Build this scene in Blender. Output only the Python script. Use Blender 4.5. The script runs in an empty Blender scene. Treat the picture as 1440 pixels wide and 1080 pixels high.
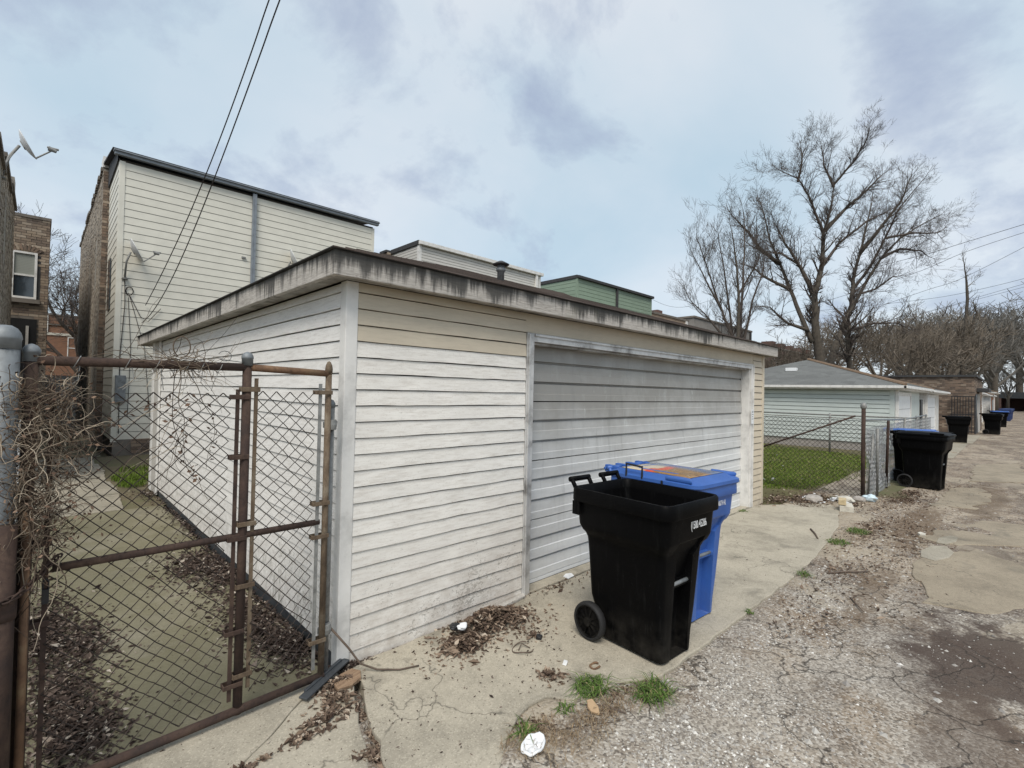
import bpy, bmesh, math, random
import numpy as np
from mathutils import Vector, Matrix, noise
R = random.Random(7)
RAD = math.radians
S = bpy.context.scene
COL = S.collection

# ------------------------------------------------------------------ camera
CP = Vector((-1.37, -2.91, 1.72)); F = 687.27
YAW, PIT, ROL = RAD(43.95), RAD(0.871), RAD(1.246)
FW = Vector((math.sin(YAW)*math.cos(PIT), math.cos(YAW)*math.cos(PIT), math.sin(PIT)))
_rt = Vector((math.cos(YAW), -math.sin(YAW), 0)); _up = _rt.cross(FW)
RT = _rt*math.cos(ROL) + _up*math.sin(ROL); UP = RT.cross(FW)
cam_d = bpy.data.cameras.new('camera'); cam = bpy.data.objects.new('camera', cam_d); COL.objects.link(cam)
cam_d.sensor_width = 36; cam_d.lens = F/1440*36; cam_d.clip_start = 0.05; cam_d.clip_end = 3000
m = Matrix.Identity(4)
for i in range(3):
    m[i][0] = RT[i]; m[i][1] = UP[i]; m[i][2] = -FW[i]; m[i][3] = CP[i]
cam.matrix_world = m
S.camera = cam
def ray(u, v): return FW + RT*((u-720)/F) - UP*((v-540)/F)
def GZ(u, v, z=0.0): d = ray(u, v); return CP + d*((z-CP.z)/d.z)
def PY(u, v, y): d = ray(u, v); return CP + d*((y-CP.y)/d.y)
def PX(u, v, x): d = ray(u, v); return CP + d*((x-CP.x)/d.x)
def PD(u, v, dep): return CP + ray(u, v)*dep

# ------------------------------------------------------------------ world, sun, exposure
W = bpy.data.worlds.new('World'); S.world = W; W.use_nodes = True
nt = W.node_tree; nt.nodes.clear()
def WN(t, **k):
    n = nt.nodes.new(t)
    for a, b in k.items(): setattr(n, a, b)
    return n
L = nt.links.new
SKX, SKY = 8.2, 4.4
SUN_EL, SUN_AZ = RAD(52), RAD(231)
out = WN('ShaderNodeOutputWorld'); bg = WN('ShaderNodeBackground'); bg.inputs[1].default_value = 0.1
sky = WN('ShaderNodeTexSky'); sky.sky_type = 'NISHITA'; sky.sun_disc = False
sky.sun_elevation = SUN_EL; sky.sun_rotation = SUN_AZ
tc = WN('ShaderNodeTexCoord'); sep = WN('ShaderNodeSeparateXYZ'); L(tc.outputs['Generated'], sep.inputs[0])
zc = WN('ShaderNodeMath', operation='ABSOLUTE'); L(sep.outputs[2], zc.inputs[0])
za = WN('ShaderNodeMath', operation='ADD'); L(zc.outputs[0], za.inputs[0]); za.inputs[1].default_value = 0.42
dx = WN('ShaderNodeMath', operation='DIVIDE'); L(sep.outputs[0], dx.inputs[0]); L(za.outputs[0], dx.inputs[1])
dy = WN('ShaderNodeMath', operation='DIVIDE'); L(sep.outputs[1], dy.inputs[0]); L(za.outputs[0], dy.inputs[1])
cv = WN('ShaderNodeCombineXYZ'); L(dx.outputs[0], cv.inputs[0]); L(dy.outputs[0], cv.inputs[1])
def wnoise(scale, off, det=6, rough=.55, dist=.3):
    mp = WN('ShaderNodeMapping'); mp.inputs['Location'].default_value = off
    L(cv.outputs[0], mp.inputs[0])
    n = WN('ShaderNodeTexNoise'); n.inputs['Scale'].default_value = scale; n.inputs['Detail'].default_value = det
    n.inputs['Roughness'].default_value = rough; n.inputs['Distortion'].default_value = dist
    L(mp.outputs[0], n.inputs['Vector']); return n
def wramp(src, stops):
    r = WN('ShaderNodeValToRGB'); L(src, r.inputs[0]); e = r.color_ramp.elements
    while len(e) < len(stops): e.new(.5)
    for i, (p, c) in enumerate(stops): e[i].position = p; e[i].color = (c[0], c[1], c[2], 1)
    return r
def wmix(fac, a, b):
    mx = WN('ShaderNodeMix', data_type='RGBA')
    if isinstance(fac, float): mx.inputs[0].default_value = fac
    else: L(fac, mx.inputs[0])
    L(a, mx.inputs[6]); L(b, mx.inputs[7]); return mx.outputs[2]
n1 = wnoise(1.3, (3.1, 1.7, 0), 6, .5, .25); n2 = wnoise(2.6, (SKX+-0.205, SKY+0.323, 0), 9, .60, .2); n3 = wnoise(.9, (SKX*.5+2+-0.205, 5.5+0.323, 0), 3, .5, .2)
r1 = wramp(n1.outputs[0], [(.34, (2.82, 3.56, 4.09)), (.48, (3.38, 3.92, 4.35)), (.64, (3.98, 4.28, 4.58))])
nm = WN('ShaderNodeMath', operation='MULTIPLY_ADD'); L(n3.outputs[0], nm.inputs[0]); nm.inputs[1].default_value = .8; nm.inputs[2].default_value = -.40
ns = WN('ShaderNodeMath', operation='ADD'); L(n2.outputs[0], ns.inputs[0]); L(nm.outputs[0], ns.inputs[1])
r2 = wramp(ns.outputs[0], [(.50, (0, 0, 0)), (.59, (.55, .55, .55)), (.70, (1, 1, 1))])
dark = WN('ShaderNodeRGB'); dark.outputs[0].default_value = (2.16, 2.53, 3.28, 1)
cl = wmix(r2.outputs[0], r1.outputs[0], dark.outputs[0])
fin = wmix(.9, sky.outputs[0], cl)
L(fin, bg.inputs[0]); L(bg.outputs[0], out.inputs[0])

sd = bpy.data.lights.new('sun', 'SUN'); sd.energy = 1.5; sd.angle = RAD(28); sd.color = (1, .94, .845)
sun = bpy.data.objects.new('sun', sd); COL.objects.link(sun)
# sun direction matches the sky: azimuth measured like the sky texture's rotation
sdir = Vector((math.sin(SUN_AZ)*math.cos(SUN_EL), math.cos(SUN_AZ)*math.cos(SUN_EL), math.sin(SUN_EL)))
sun.rotation_euler = sdir.to_track_quat('Z', 'Y').to_euler()
S.view_settings.view_transform = 'Standard'; S.view_settings.look = 'None'
S.view_settings.exposure = 0.95; S.view_settings.gamma = 1; S.view_settings.use_curve_mapping = False
S.render.engine = 'CYCLES'
S.cycles.max_bounces = 6; S.cycles.use_denoising = True

# ------------------------------------------------------------------ materials
class NM:
    """small helper round a material's node tree"""
    def __init__(s, name, rough=.7, metal=0, spec=.4):
        s.m = bpy.data.materials.new(name); s.m.use_nodes = True; s.t = s.m.node_tree
        s.b = s.t.nodes['Principled BSDF']; s.b.inputs['Roughness'].default_value = rough
        s.b.inputs['Metallic'].default_value = metal; s.b.inputs['Specular IOR Level'].default_value = spec
        s.tc = s.n('ShaderNodeTexCoord'); s.geo = s.n('ShaderNodeNewGeometry'); s.oi = s.n('ShaderNodeObjectInfo')
    def n(s, t, **k):
        x = s.t.nodes.new(t)
        for a, b in k.items(): setattr(x, a, b)
        return x
    def l(s, a, b): s.t.links.new(a, b)
    def val(s, sock, v):
        if hasattr(v, 'is_output') or isinstance(v, bpy.types.NodeSocket): s.l(v, sock)
        else: sock.default_value = v
    def vec(s, world=False, scale=(1, 1, 1), rnd=False):
        mp = s.n('ShaderNodeMapping'); mp.inputs['Scale'].default_value = scale
        s.l(s.geo.outputs['Position'] if world else s.tc.outputs['Object'], mp.inputs[0])
        if rnd:
            mm = s.n('ShaderNodeVectorMath', operation='SCALE'); mm.inputs[0].default_value = (37, 53, 71)
            s.l(s.oi.outputs['Random'], mm.inputs['Scale']); s.l(mm.outputs[0], mp.inputs['Location'])
        return mp.outputs[0]
    def noise(s, v, scale, det=5, rough=.6, dist=0):
        n = s.n('ShaderNodeTexNoise'); s.l(v, n.inputs['Vector']); n.inputs['Scale'].default_value = scale
        n.inputs['Detail'].default_value = det; n.inputs['Roughness'].default_value = rough; n.inputs['Distortion'].default_value = dist
        return n.outputs[0]
    def vor(s, v, scale, feat='F1', out='Distance', rnd=1):
        n = s.n('ShaderNodeTexVoronoi', feature=feat); s.l(v, n.inputs['Vector']); n.inputs['Scale'].default_value = scale
        n.inputs['Randomness'].default_value = rnd
        return n.outputs[out]
    def ramp(s, f, stops):
        r = s.n('ShaderNodeValToRGB'); s.l(f, r.inputs[0]); e = r.color_ramp.elements
        while len(e) < len(stops): e.new(.5)
        for i, (p, c) in enumerate(stops):
            if not isinstance(c, (tuple, list)): c = (c, c, c)
            e[i].position = p; e[i].color = (*c, 1)
        return r.outputs[0]
    def mix(s, f, a, b, mode='MIX'):
        x = s.n('ShaderNodeMix', data_type='RGBA', blend_type=mode)
        for sock, v in ((x.inputs[0], f), (x.inputs[6], a), (x.inputs[7], b)):
            if isinstance(v, tuple): sock.default_value = (*v[:3], 1)
            elif isinstance(v, (int, float)): sock.default_value = v
            else: s.l(v, sock)
        return x.outputs[2]
    def math(s, op, a, b=0.0, clamp=False):
        x = s.n('ShaderNodeMath', operation=op); x.use_clamp = clamp
        for sock, v in ((x.inputs[0], a), (x.inputs[1], b)):
            if isinstance(v, (int, float)): sock.default_value = v
            else: s.l(v, sock)
        return x.outputs[0]
    def sep(s, v):
        x = s.n('ShaderNodeSeparateXYZ'); s.l(v, x.inputs[0]); return x.outputs
    def range(s, v, a, b, c=0, d=1):
        x = s.n('ShaderNodeMapRange'); s.l(v, x.inputs[0])
        for i, q in enumerate((a, b, c, d)): x.inputs[i+1].default_value = q
        return x.outputs[0]
    def attr(s, name):
        x = s.n('ShaderNodeAttribute', attribute_name=name); return x.outputs['Color']
    def col(s, c):
        if isinstance(c, tuple): s.b.inputs['Base Color'].default_value = (*c, 1)
        else: s.l(c, s.b.inputs['Base Color'])
    def rough(s, c): s.l(c, s.b.inputs['Roughness'])
    def bump(s, h, strength=.3, dist=.01):
        x = s.n('ShaderNodeBump'); x.inputs['Strength'].default_value = strength; x.inputs['Distance'].default_value = dist
        s.l(h, x.inputs['Height']); s.l(x.outputs[0], s.b.inputs['Normal'])

def simple(name, c, rough=.7, metal=0, var=.25, scale=8, bump=.15, spec=.4, c2=None):
    k = NM(name, rough, metal, spec); v = k.vec(rnd=True)
    f = k.noise(v, scale, 6, .65)
    d = c2 or tuple(x*(1-var) for x in c); b = tuple(min(1, x*(1+var*.5)) for x in c)
    k.col(k.ramp(f, [(.3, d), (.5, c), (.7, b)]))
    if bump: k.bump(k.noise(v, scale*6, 4), bump, .004)
    return k.m

def paint_siding(name, base, dirt, amount=.5, mildew=False, scuff=True):
    k = NM(name, .55); v = k.vec(rnd=True); w = k.vec(world=True)
    tone = k.ramp(k.noise(v, 2.2, 4), [(.35, tuple(x*.9 for x in base)), (.65, base)])
    streak = k.noise(k.vec(rnd=True, scale=(2.5, 2.5, 22)), 3, 5, .7)
    c = k.mix(k.ramp(streak, [(.46, 0.0), (.72, amount*.6)]), tone, dirt)
    z = k.sep(k.geo.outputs['Position'])[2]
    # scuffs and chipped paint, thickest low down where things knock against the wall
    if scuff:
        ch = k.noise(k.vec(rnd=True, scale=(1, 1, 1.6)), 26, 6, .72, 1.2)
        zone = k.noise(w, 1.6, 3)
        low = k.math('ADD', k.range(z, .15, 1.3, .235, .085), k.range(zone, .45, .75, -.06, .07))
        th = k.math('SUBTRACT', .80, low)
        mk = k.math('GREATER_THAN', ch, th)
        c = k.mix(k.math('MULTIPLY', mk, .62), c, (.24, .225, .20))
        fine = k.noise(v, 90, 3, .7)
        c = k.mix(k.ramp(fine, [(.58, 0.0), (.70, .38)]), c, dirt)
    sp = k.range(z, .0, .65, .62, 0)
    c = k.mix(k.math('MULTIPLY', sp, k.ramp(k.noise(w, 9, 5, .7), [(.35, 0.0), (.65, 1.0)])), c, dirt)
    if mildew:
        y = k.sep(k.geo.outputs['Position'])[1]
        zz = k.range(z, .05, .62, 1, 0); yy = k.range(y, .2, 3.4, 1, .25)
        f = k.math('MULTIPLY', k.math('MULTIPLY', zz, yy), k.ramp(k.noise(k.vec(world=True, scale=(3, 3, 1.2)), 6, 6, .75), [(.50, 0.0), (.64, 1.0)]))
        c = k.mix(k.math('MULTIPLY', f, .8), c, (.07, .075, .045))
    k.col(c); k.bump(k.noise(k.vec(rnd=True, scale=(6, 6, 60)), 6, 5, .7), .25, .004)
    return k.m

M = {}
M['white_siding'] = paint_siding('white_siding_paint', (.82, .79, .74), (.40, .345, .29), .75)
M['side_siding'] = paint_siding('white_side_siding_paint', (.82, .80, .77), (.38, .34, .30), .65, mildew=True)
M['tan_siding'] = paint_siding('tan_siding_paint', (.60, .525, .41), (.36, .31, .24), .5, scuff=False)
M['vinyl_tan'] = paint_siding('tan_vinyl', (.64, .555, .43), (.40, .34, .26), .3, scuff=False)
M['cream_siding'] = paint_siding('cream_siding_paint', (.72, .695, .61), (.48, .45, .38), .25, scuff=False)
M['grey_siding'] = paint_siding('pale_grey_siding', (.60, .58, .54), (.40, .38, .35), .3, scuff=False)
M['green_siding'] = paint_siding('green_siding_paint', (.25, .325, .245), (.17, .22, .17), .3, scuff=False)
M['mint_siding'] = paint_siding('mint_vinyl_siding', (.58, .63, .605), (.40, .45, .43), .3, scuff=False)
M['white_trim'] = simple('white_trim_paint', (.70, .685, .66), .5, 0, .2, 5, .2, c2=(.50, .49, .47))
M['metal_trim'] = simple('dull_aluminium_trim', (.56, .555, .545), .42, .3, .35, 6, .2, c2=(.24, .23, .22))
M['galv'] = simple('galvanised_steel', (.20, .215, .225), .55, .2, .4, 14, .1)
M['galv_old'] = simple('dull_galvanised_steel', (.26, .26, .25), .65, .4, .4, 20, .1)
M['gutter'] = simple('blue_grey_gutter_paint', (.22, .245, .275), .5, 0, .25, 5, .05)
M['dark_roof'] = simple('dark_roof_edge', (.05, .05, .052), .8, 0, .4, 10, .2)
M['black'] = simple('black_paint', (.022, .022, .024), .45, 0, .3, 20, .1)
M['wire'] = simple('black_cable', (.035, .03, .03), .6, 0, .2, 6, 0)
M['white_plastic'] = simple('white_plastic', (.8, .81, .82), .4, 0, .1, 6, 0)
M['dish'] = simple('grey_dish_paint', (.66, .67, .68), .45, 0, .15, 8, 0)
M['concrete_wall'] = simple('foundation_concrete', (.36, .33, .30), .9, 0, .35, 9, .4)
M['stone'] = simple('pale_limestone', (.56, .53, .46), .9, 0, .3, 12, .4)
M['card'] = simple('brown_cardboard', (.46, .32, .19), .85, 0, .25, 14, .2)
M['paper'] = simple('crumpled_paper', (.78, .79, .80), .7, 0, .12, 16, .5)
M['metal_dark'] = simple('dark_sheet_metal', (.075, .082, .09), .5, .4, .3, 10, .2)
M['stick'] = simple('dry_stick', (.12, .09, .07), .9, 0, .3, 18, .3)
M['bark'] = simple('tree_bark', (.085, .072, .058), .95, 0, .4, 6, .5)
M['twig'] = simple('tree_twigs', (.085, .068, .058), .95, 0, .3, 3, 0)
M['twig_brown'] = simple('brown_twigs', (.155, .128, .10), .95, 0, .35, 1.5, 0)
M['twig_grey'] = simple('grey_twigs', (.145, .135, .12), .95, 0, .35, 1.5, 0)

M['sheathing'] = simple('old_tar_paper', (.05, .043, .036), .95, 0, .3, 8, .1)
M['black_hole'] = simple('dark_opening', (.012, .012, .013), .9, 0, .2, 5, 0)
M['orange_lit_edge'] = simple('orange_lit_shingle', (.22, .15, .10), .9, 0, .3, 20, .3)  # orange light along the roof hip edge, put into the cap's colour

def glass():
    k = NM('window_glass', .06, 0, .9); k.col((.03, .04, .05)); return k.m
M['glass'] = glass()
k = NM('window_blind', .7); z = k.sep(k.tc.outputs['Object'])[2]
k.col(k.ramp(k.math('FRACT', k.math('MULTIPLY', z, 22)), [(.0, (.20, .21, .19)), (.3, (.27, .28, .25))])); M['blind'] = k.m

def rust(name, a, b, c, rough=.85):
    k = NM(name, rough, .15); v = k.vec(rnd=True)
    f = k.noise(v, 7, 7, .72, .6); g = k.noise(k.vec(rnd=True, scale=(6, 6, 1.5)), 9, 5, .7)
    cc = k.ramp(f, [(.32, a), (.5, b), (.68, c)])
    k.col(k.mix(k.ramp(g, [(.52, 0.0), (.7, .6)]), cc, tuple(x*.45 for x in a)))
    k.bump(k.noise(v, 120, 4, .7), .45, .003); return k.m
M['rust'] = rust('rusted_pipe', (.036, .025, .022), (.06, .037, .029), (.10, .066, .048))
M['rust_warm'] = rust('orange_rusted_pipe', (.10, .06, .04), (.19, .11, .065), (.25, .17, .10))
M['rust_yellow'] = rust('tan_rusted_pipe', (.085, .06, .042), (.15, .108, .072), (.23, .19, .14))
M['mesh_rust'] = rust('rusty_mesh_wire', (.025, .019, .017), (.04, .03, .026), (.065, .05, .042))
M['mesh_galv'] = simple('weathered_mesh_wire', (.20, .20, .20), .6, .5, .35, 12, 0)
M['mesh_grey'] = simple('grey_mesh_wire', (.33, .34, .35), .6, .5, .3, 12, 0)

def fascia():
    k = NM('weathered_fascia_timber', .85); w = k.vec(world=True)
    gr = k.noise(k.vec(world=True, scale=(2.2, 2.2, 30)), 3.2, 6, .7, 1.1)
    c = k.ramp(gr, [(.3, (.25, .225, .20)), (.5, (.44, .41, .375)), (.72, (.60, .565, .52))])
    kn = k.vor(k.vec(world=True, scale=(1.1, 1.1, 3.5)), 1.9)
    ring = k.math('FRACT', k.math('MULTIPLY', kn, 26))
    c = k.mix(k.math('MULTIPLY', k.range(kn, .10, .17, .6, 0), ring), c, (.20, .17, .15))
    z = k.sep(k.geo.outputs['Position'])[2]
    # black run-off streaks from the drip edge
    s1 = k.noise(k.vec(world=True, scale=(1, 1, .06)), 9, 4, .7)
    s2 = k.noise(k.vec(world=True, scale=(1, 1, .10)), 24, 4, .7)
    big = k.noise(w, .9, 2)
    s = k.math('ADD', k.math('MULTIPLY', s1, .6), k.math('MULTIPLY', s2, .4))
    s = k.math('ADD', s, k.range(z, 2.37, 2.53, -.075, .14)); s = k.math('ADD', s, k.math('ADD', k.range(big, .3, .7, -.13, .11), k.range(k.sep(k.geo.outputs['Position'])[0], 4.7, 4.95, 0, -.12)))
    c = k.mix(k.ramp(s, [(.48, 0.0), (.60, .85), (.8, .95)]), c, (.035, .034, .032))
    gs = k.noise(w, 3.3, 3)
    c = k.mix(k.ramp(gs, [(.60, 0.0), (.75, .30)]), c, (.12, .12, .07))
    k.col(c); k.bump(gr, .4, .004); return k.m
M['fascia'] = fascia()
k = NM('plain_weathered_timber', .85); gr = k.noise(k.vec(rnd=True, scale=(14, 14, 2)), 3, 6, .7, .8)
k.col(k.ramp(gr, [(.3, (.30, .28, .25)), (.5, (.44, .42, .39)), (.7, (.56, .54, .50))])); k.bump(gr, .3, .004); M['timber'] = k.m
k = NM('soffit_board', .85); f = k.noise(k.vec(world=True, scale=(1, 1, 1)), 4, 6, .7)
k.col(k.ramp(f, [(.35, (.16, .145, .125)), (.55, (.38, .36, .33)), (.7, (.48, .46, .43))])); M['soffit'] = k.m

def door_paint():
    k = NM('dirty_white_door_paint', .5, .1); w = k.vec(world=True)
    z = k.sep(k.geo.outputs['Position'])[2]; x = k.sep(k.geo.outputs['Position'])[0]
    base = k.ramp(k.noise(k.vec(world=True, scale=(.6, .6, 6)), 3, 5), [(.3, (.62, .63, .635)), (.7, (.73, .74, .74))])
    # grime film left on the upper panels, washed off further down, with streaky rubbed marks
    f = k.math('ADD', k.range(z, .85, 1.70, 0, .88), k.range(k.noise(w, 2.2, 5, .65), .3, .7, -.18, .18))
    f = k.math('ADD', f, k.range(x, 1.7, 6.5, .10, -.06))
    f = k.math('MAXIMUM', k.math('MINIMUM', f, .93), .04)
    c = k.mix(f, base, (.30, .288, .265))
    st = k.noise(k.vec(world=True, scale=(1, 1, .22)), 5.5, 6, .8, 1.6); zone = k.noise(w, 1.15, 3)
    mk = k.math('MULTIPLY', k.ramp(st, [(.56, 0.0), (.66, 1.0)]), k.ramp(zone, [(.42, 0.0), (.56, 1.0)]))
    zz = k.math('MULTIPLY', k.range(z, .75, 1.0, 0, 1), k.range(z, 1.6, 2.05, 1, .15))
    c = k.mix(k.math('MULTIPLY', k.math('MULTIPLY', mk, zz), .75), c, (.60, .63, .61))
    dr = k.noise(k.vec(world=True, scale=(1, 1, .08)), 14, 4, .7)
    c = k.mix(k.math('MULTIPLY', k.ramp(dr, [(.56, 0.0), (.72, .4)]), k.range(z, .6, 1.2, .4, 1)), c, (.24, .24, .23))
    k.col(c); k.bump(k.noise(w, 2.5, 3), .15, .02); return k.m
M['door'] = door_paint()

def plastic(name, c, rough=.42):
    k = NM(name, rough, 0, .5 if c[2] > .05 else .06); v = k.vec(rnd=True)
    f = k.noise(v, 3, 5, .6)
    cc = k.ramp(f, [(.3, tuple(x*.85 for x in c)), (.7, tuple(x*1.1 for x in c))])
    sc = k.noise(k.vec(rnd=True, scale=(1.5, 6, 1.5)), 22, 5, .8, 1.5)
    cc = k.mix(k.ramp(sc, [(.61, 0.0), (.70, .5)]), cc, tuple(min(1, x+.045) for x in c))
    dp = k.noise(k.vec(rnd=True, scale=(5, 5, .35)), 5, 4, .7)
    cc = k.mix(k.ramp(dp, [(.57, 0.0), (.72, .28)]), cc, tuple(min(1, x*.8+.03) for x in c))
    z = k.sep(k.tc.outputs['Object'])[2]
    du = k.math('MULTIPLY', k.range(z, .0, .30, .16, 0.0), k.ramp(k.noise(v, 7, 5), [(.35, 0.0), (.7, 1.0)]))
    cc = k.mix(du, cc, (.22, .20, .17))
    k.col(cc); k.rough(k.range(f, .3, .7, rough+.1, rough-.06)); k.bump(k.noise(v, 260, 2), .12, .002); return k.m
M['bin_black'] = plastic('black_cart_plastic', (.003, .003, .0033), .42)
M['bin_blue'] = plastic('blue_cart_plastic', (.04, .12, .40), .42)
M['bin_navy'] = plastic('navy_cart_plastic', (.012, .03, .11), .4)
M['tyre'] = simple('black_wheel_rubber', (.016, .016, .017), .7, 0, .3, 20, .3)

def sticker():
    k = NM('printed_lid_sticker', .22, 0, .5); v = k.vec()
    x, y, z = k.sep(k.tc.outputs['Object'])
    f = k.noise(v, 7, 5, .6, 1.2)
    c = k.ramp(f, [(.35, (.16, .08, .03)), (.48, (.34, .20, .08)), (.58, (.22, .13, .06)), (.7, (.50, .42, .30))])
    g = k.noise(k.vec(scale=(1, 1, 1)), 5, 4, .6, .5)
    yy = k.math('ADD', y, k.range(g, 0, 1, -.18, .18))
    c = k.mix(k.range(yy, .06, .12, 0, 1), c, (.60, .52, .38))
    c = k.mix(k.math('MULTIPLY', k.range(yy, -.02, .02, 0, 1), k.range(yy, .08, .12, 1, 0)), c, (.62, .10, .05))
    c = k.mix(k.math('MULTIPLY', k.range(x, .0, .10, 0, 1), .85), c, (.10, .16, .28))
    k.col(c); return k.m
M['sticker'] = sticker()

def brick_mat(name, cols, mortar=None):
    k = NM(name, .9); a = k.attr('tone'); v = k.vec(world=True)
    c = k.ramp(a, cols); c = k.mix(k.ramp(k.noise(v, 1.2, 5), [(.4, 0.0), (.75, .55)]), c, (.06, .052, .046))
    c = k.mix(k.ramp(k.noise(v, 30, 4), [(.4, 0.0), (.8, .4)]), c, (.30, .26, .22))
    k.col(c); k.bump(k.noise(v, 60, 4), .4, .006); return k.m
M['brick_tan'] = brick_mat('soot_stained_common_brick', [(0, (.13, .095, .075)), (.35, (.25, .185, .135)), (.7, (.35, .27, .195)), (1, (.44, .365, .285))])
M['brick_brown'] = brick_mat('brown_common_brick', [(0, (.085, .06, .048)), (.4, (.16, .112, .082)), (.75, (.24, .165, .118)), (1, (.36, .29, .22))])
M['mortar'] = simple('old_mortar', (.27, .25, .215), .95, 0, .45, 3, .4, c2=(.10, .095, .085))
M['mortar_dark'] = simple('dark_old_mortar', (.17, .15, .13), .95, 0, .4, 3, .4)
M['brick_smear'] = brick_mat('mortar_smeared_brick', [(0, (.20, .16, .125)), (.4, (.31, .265, .21)), (.7, (.38, .33, .27)), (1, (.42, .36, .28))])
def brick_tex(name, a, b, mo):
    k = NM(name, .9); n = k.n('ShaderNodeTexBrick'); w = k.tc.outputs['Object']
    x, y, z = k.sep(w); cb = k.n('ShaderNodeCombineXYZ'); k.l(k.math('ADD', x, y), cb.inputs[0]); k.l(z, cb.inputs[1])
    k.l(cb.outputs[0], n.inputs['Vector']); n.inputs['Scale'].default_value = 4.6
    n.inputs['Brick Width'].default_value = 1; n.inputs['Row Height'].default_value = .34; n.inputs['Mortar Size'].default_value = .03
    n.inputs['Color1'].default_value = (*a, 1); n.inputs['Color2'].default_value = (*b, 1); n.inputs['Mortar'].default_value = (*mo, 1)
    k.col(k.mix(k.ramp(k.noise(w, .8, 5), [(.4, 0.0), (.7, .5)]), n.outputs[0], tuple(q*.5 for q in a))); k.bump(n.outputs[1], -.4, .01); return k.m
M['brick_far'] = brick_tex('orange_far_brick', (.28, .14, .08), (.22, .105, .065), (.20, .15, .12))
M['brick_far_red'] = brick_tex('red_far_brick', (.16, .085, .065), (.12, .07, .06), (.13, .11, .10))
M['brick_pale'] = brick_tex('pale_far_brick', (.50, .36, .26), (.44, .31, .22), (.42, .36, .30))
M['brick_grey'] = brick_tex('grey_far_brick', (.28, .26, .24), (.24, .22, .20), (.26, .25, .24))

def shingle(name, c):
    k = NM(name, .95); v = k.vec(world=True)
    t = k.vor(k.vec(world=True, scale=(3.2, 3.2, 9)), 1.0, out='Color'); tv = k.sep(t)[0]
    cc = k.mix(k.range(tv, 0, 1, 0, .6), c, tuple(x*.55 for x in c))
    cc = k.mix(k.ramp(k.noise(v, 160, 3, .7), [(.4, 0.0), (.75, .5)]), cc, tuple(min(1, x*1.7) for x in c))
    k.col(cc); k.bump(k.noise(v, 140, 3), .6, .006); return k.m
M['shingle_brown'] = shingle('brown_roof_shingle', (.115, .09, .078))
M['shingle_grey'] = shingle('grey_roof_shingle', (.17, .175, .17))

def concrete(name, base, moss=0):
    k = NM(name, .9, 0, .25); w = k.vec(world=True)
    f = k.noise(w, 1.5, 7, .65); g = k.noise(w, 14, 6, .75)
    c = k.ramp(f, [(.28, tuple(x*.60 for x in base)), (.5, base), (.72, tuple(x*1.17 for x in base))])
    c = k.mix(k.ramp(g, [(.35, .30), (.55, 0.0)]), c, tuple(x*.55 for x in base))
    agg = k.vor(w, 150, out='Color'); av = k.sep(agg)[0]
    c = k.mix(k.ramp(av, [(.74, 0.0), (.97, .34)]), c, tuple(min(1, x*1.6) for x in base))
    c = k.mix(k.ramp(av, [(.03, .42), (.10, 0.0)]), c, tuple(x*.4 for x in base))
    # oily blotches
    o = k.noise(w, 2.3, 4, .6, .4)
    c = k.mix(k.ramp(o, [(.56, 0.0), (.70, .50)]), c, (.13, .12, .098))
    # hairline cracks
    wv = k.n('ShaderNodeVectorMath', operation='ADD'); nn = k.n('ShaderNodeTexNoise'); k.l(w, nn.inputs['Vector']); nn.inputs['Scale'].default_value = 3; nn.inputs['Detail'].default_value = 4
    sc = k.n('ShaderNodeVectorMath', operation='SCALE'); k.l(nn.outputs['Color'], sc.inputs[0]); sc.inputs['Scale'].default_value = .7
    k.l(w, wv.inputs[0]); k.l(sc.outputs[0], wv.inputs[1])
    cr = k.vor(wv.outputs[0], .62, 'DISTANCE_TO_EDGE')
    c = k.mix(k.math('MULTIPLY', k.ramp(cr, [(.0, .7), (.005, 0.0)]), k.ramp(k.noise(w, .7, 2), [(.53, 0.0), (.60, 1.0)])), c, (.06, .055, .045))
    if moss:
        mf = k.ramp(k.noise(w, 1.1, 6, .7), [(.30, 0.0), (.52, moss)])
        c = k.mix(mf, c, (.155, .142, .075))
    k.col(c); k.bump(k.math('ADD', k.math('MULTIPLY', g, .6), k.math('MULTIPLY', av, .4)), .5, .006); return k.m
M['concrete'] = concrete('weathered_apron_concrete', (.415, .375, .30))
M['concrete_moss'] = concrete('mossy_yard_concrete', (.28, .255, .195), .62)
M['concrete_walk'] = concrete('pale_walkway_concrete', (.36, .325, .265), .15)

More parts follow.
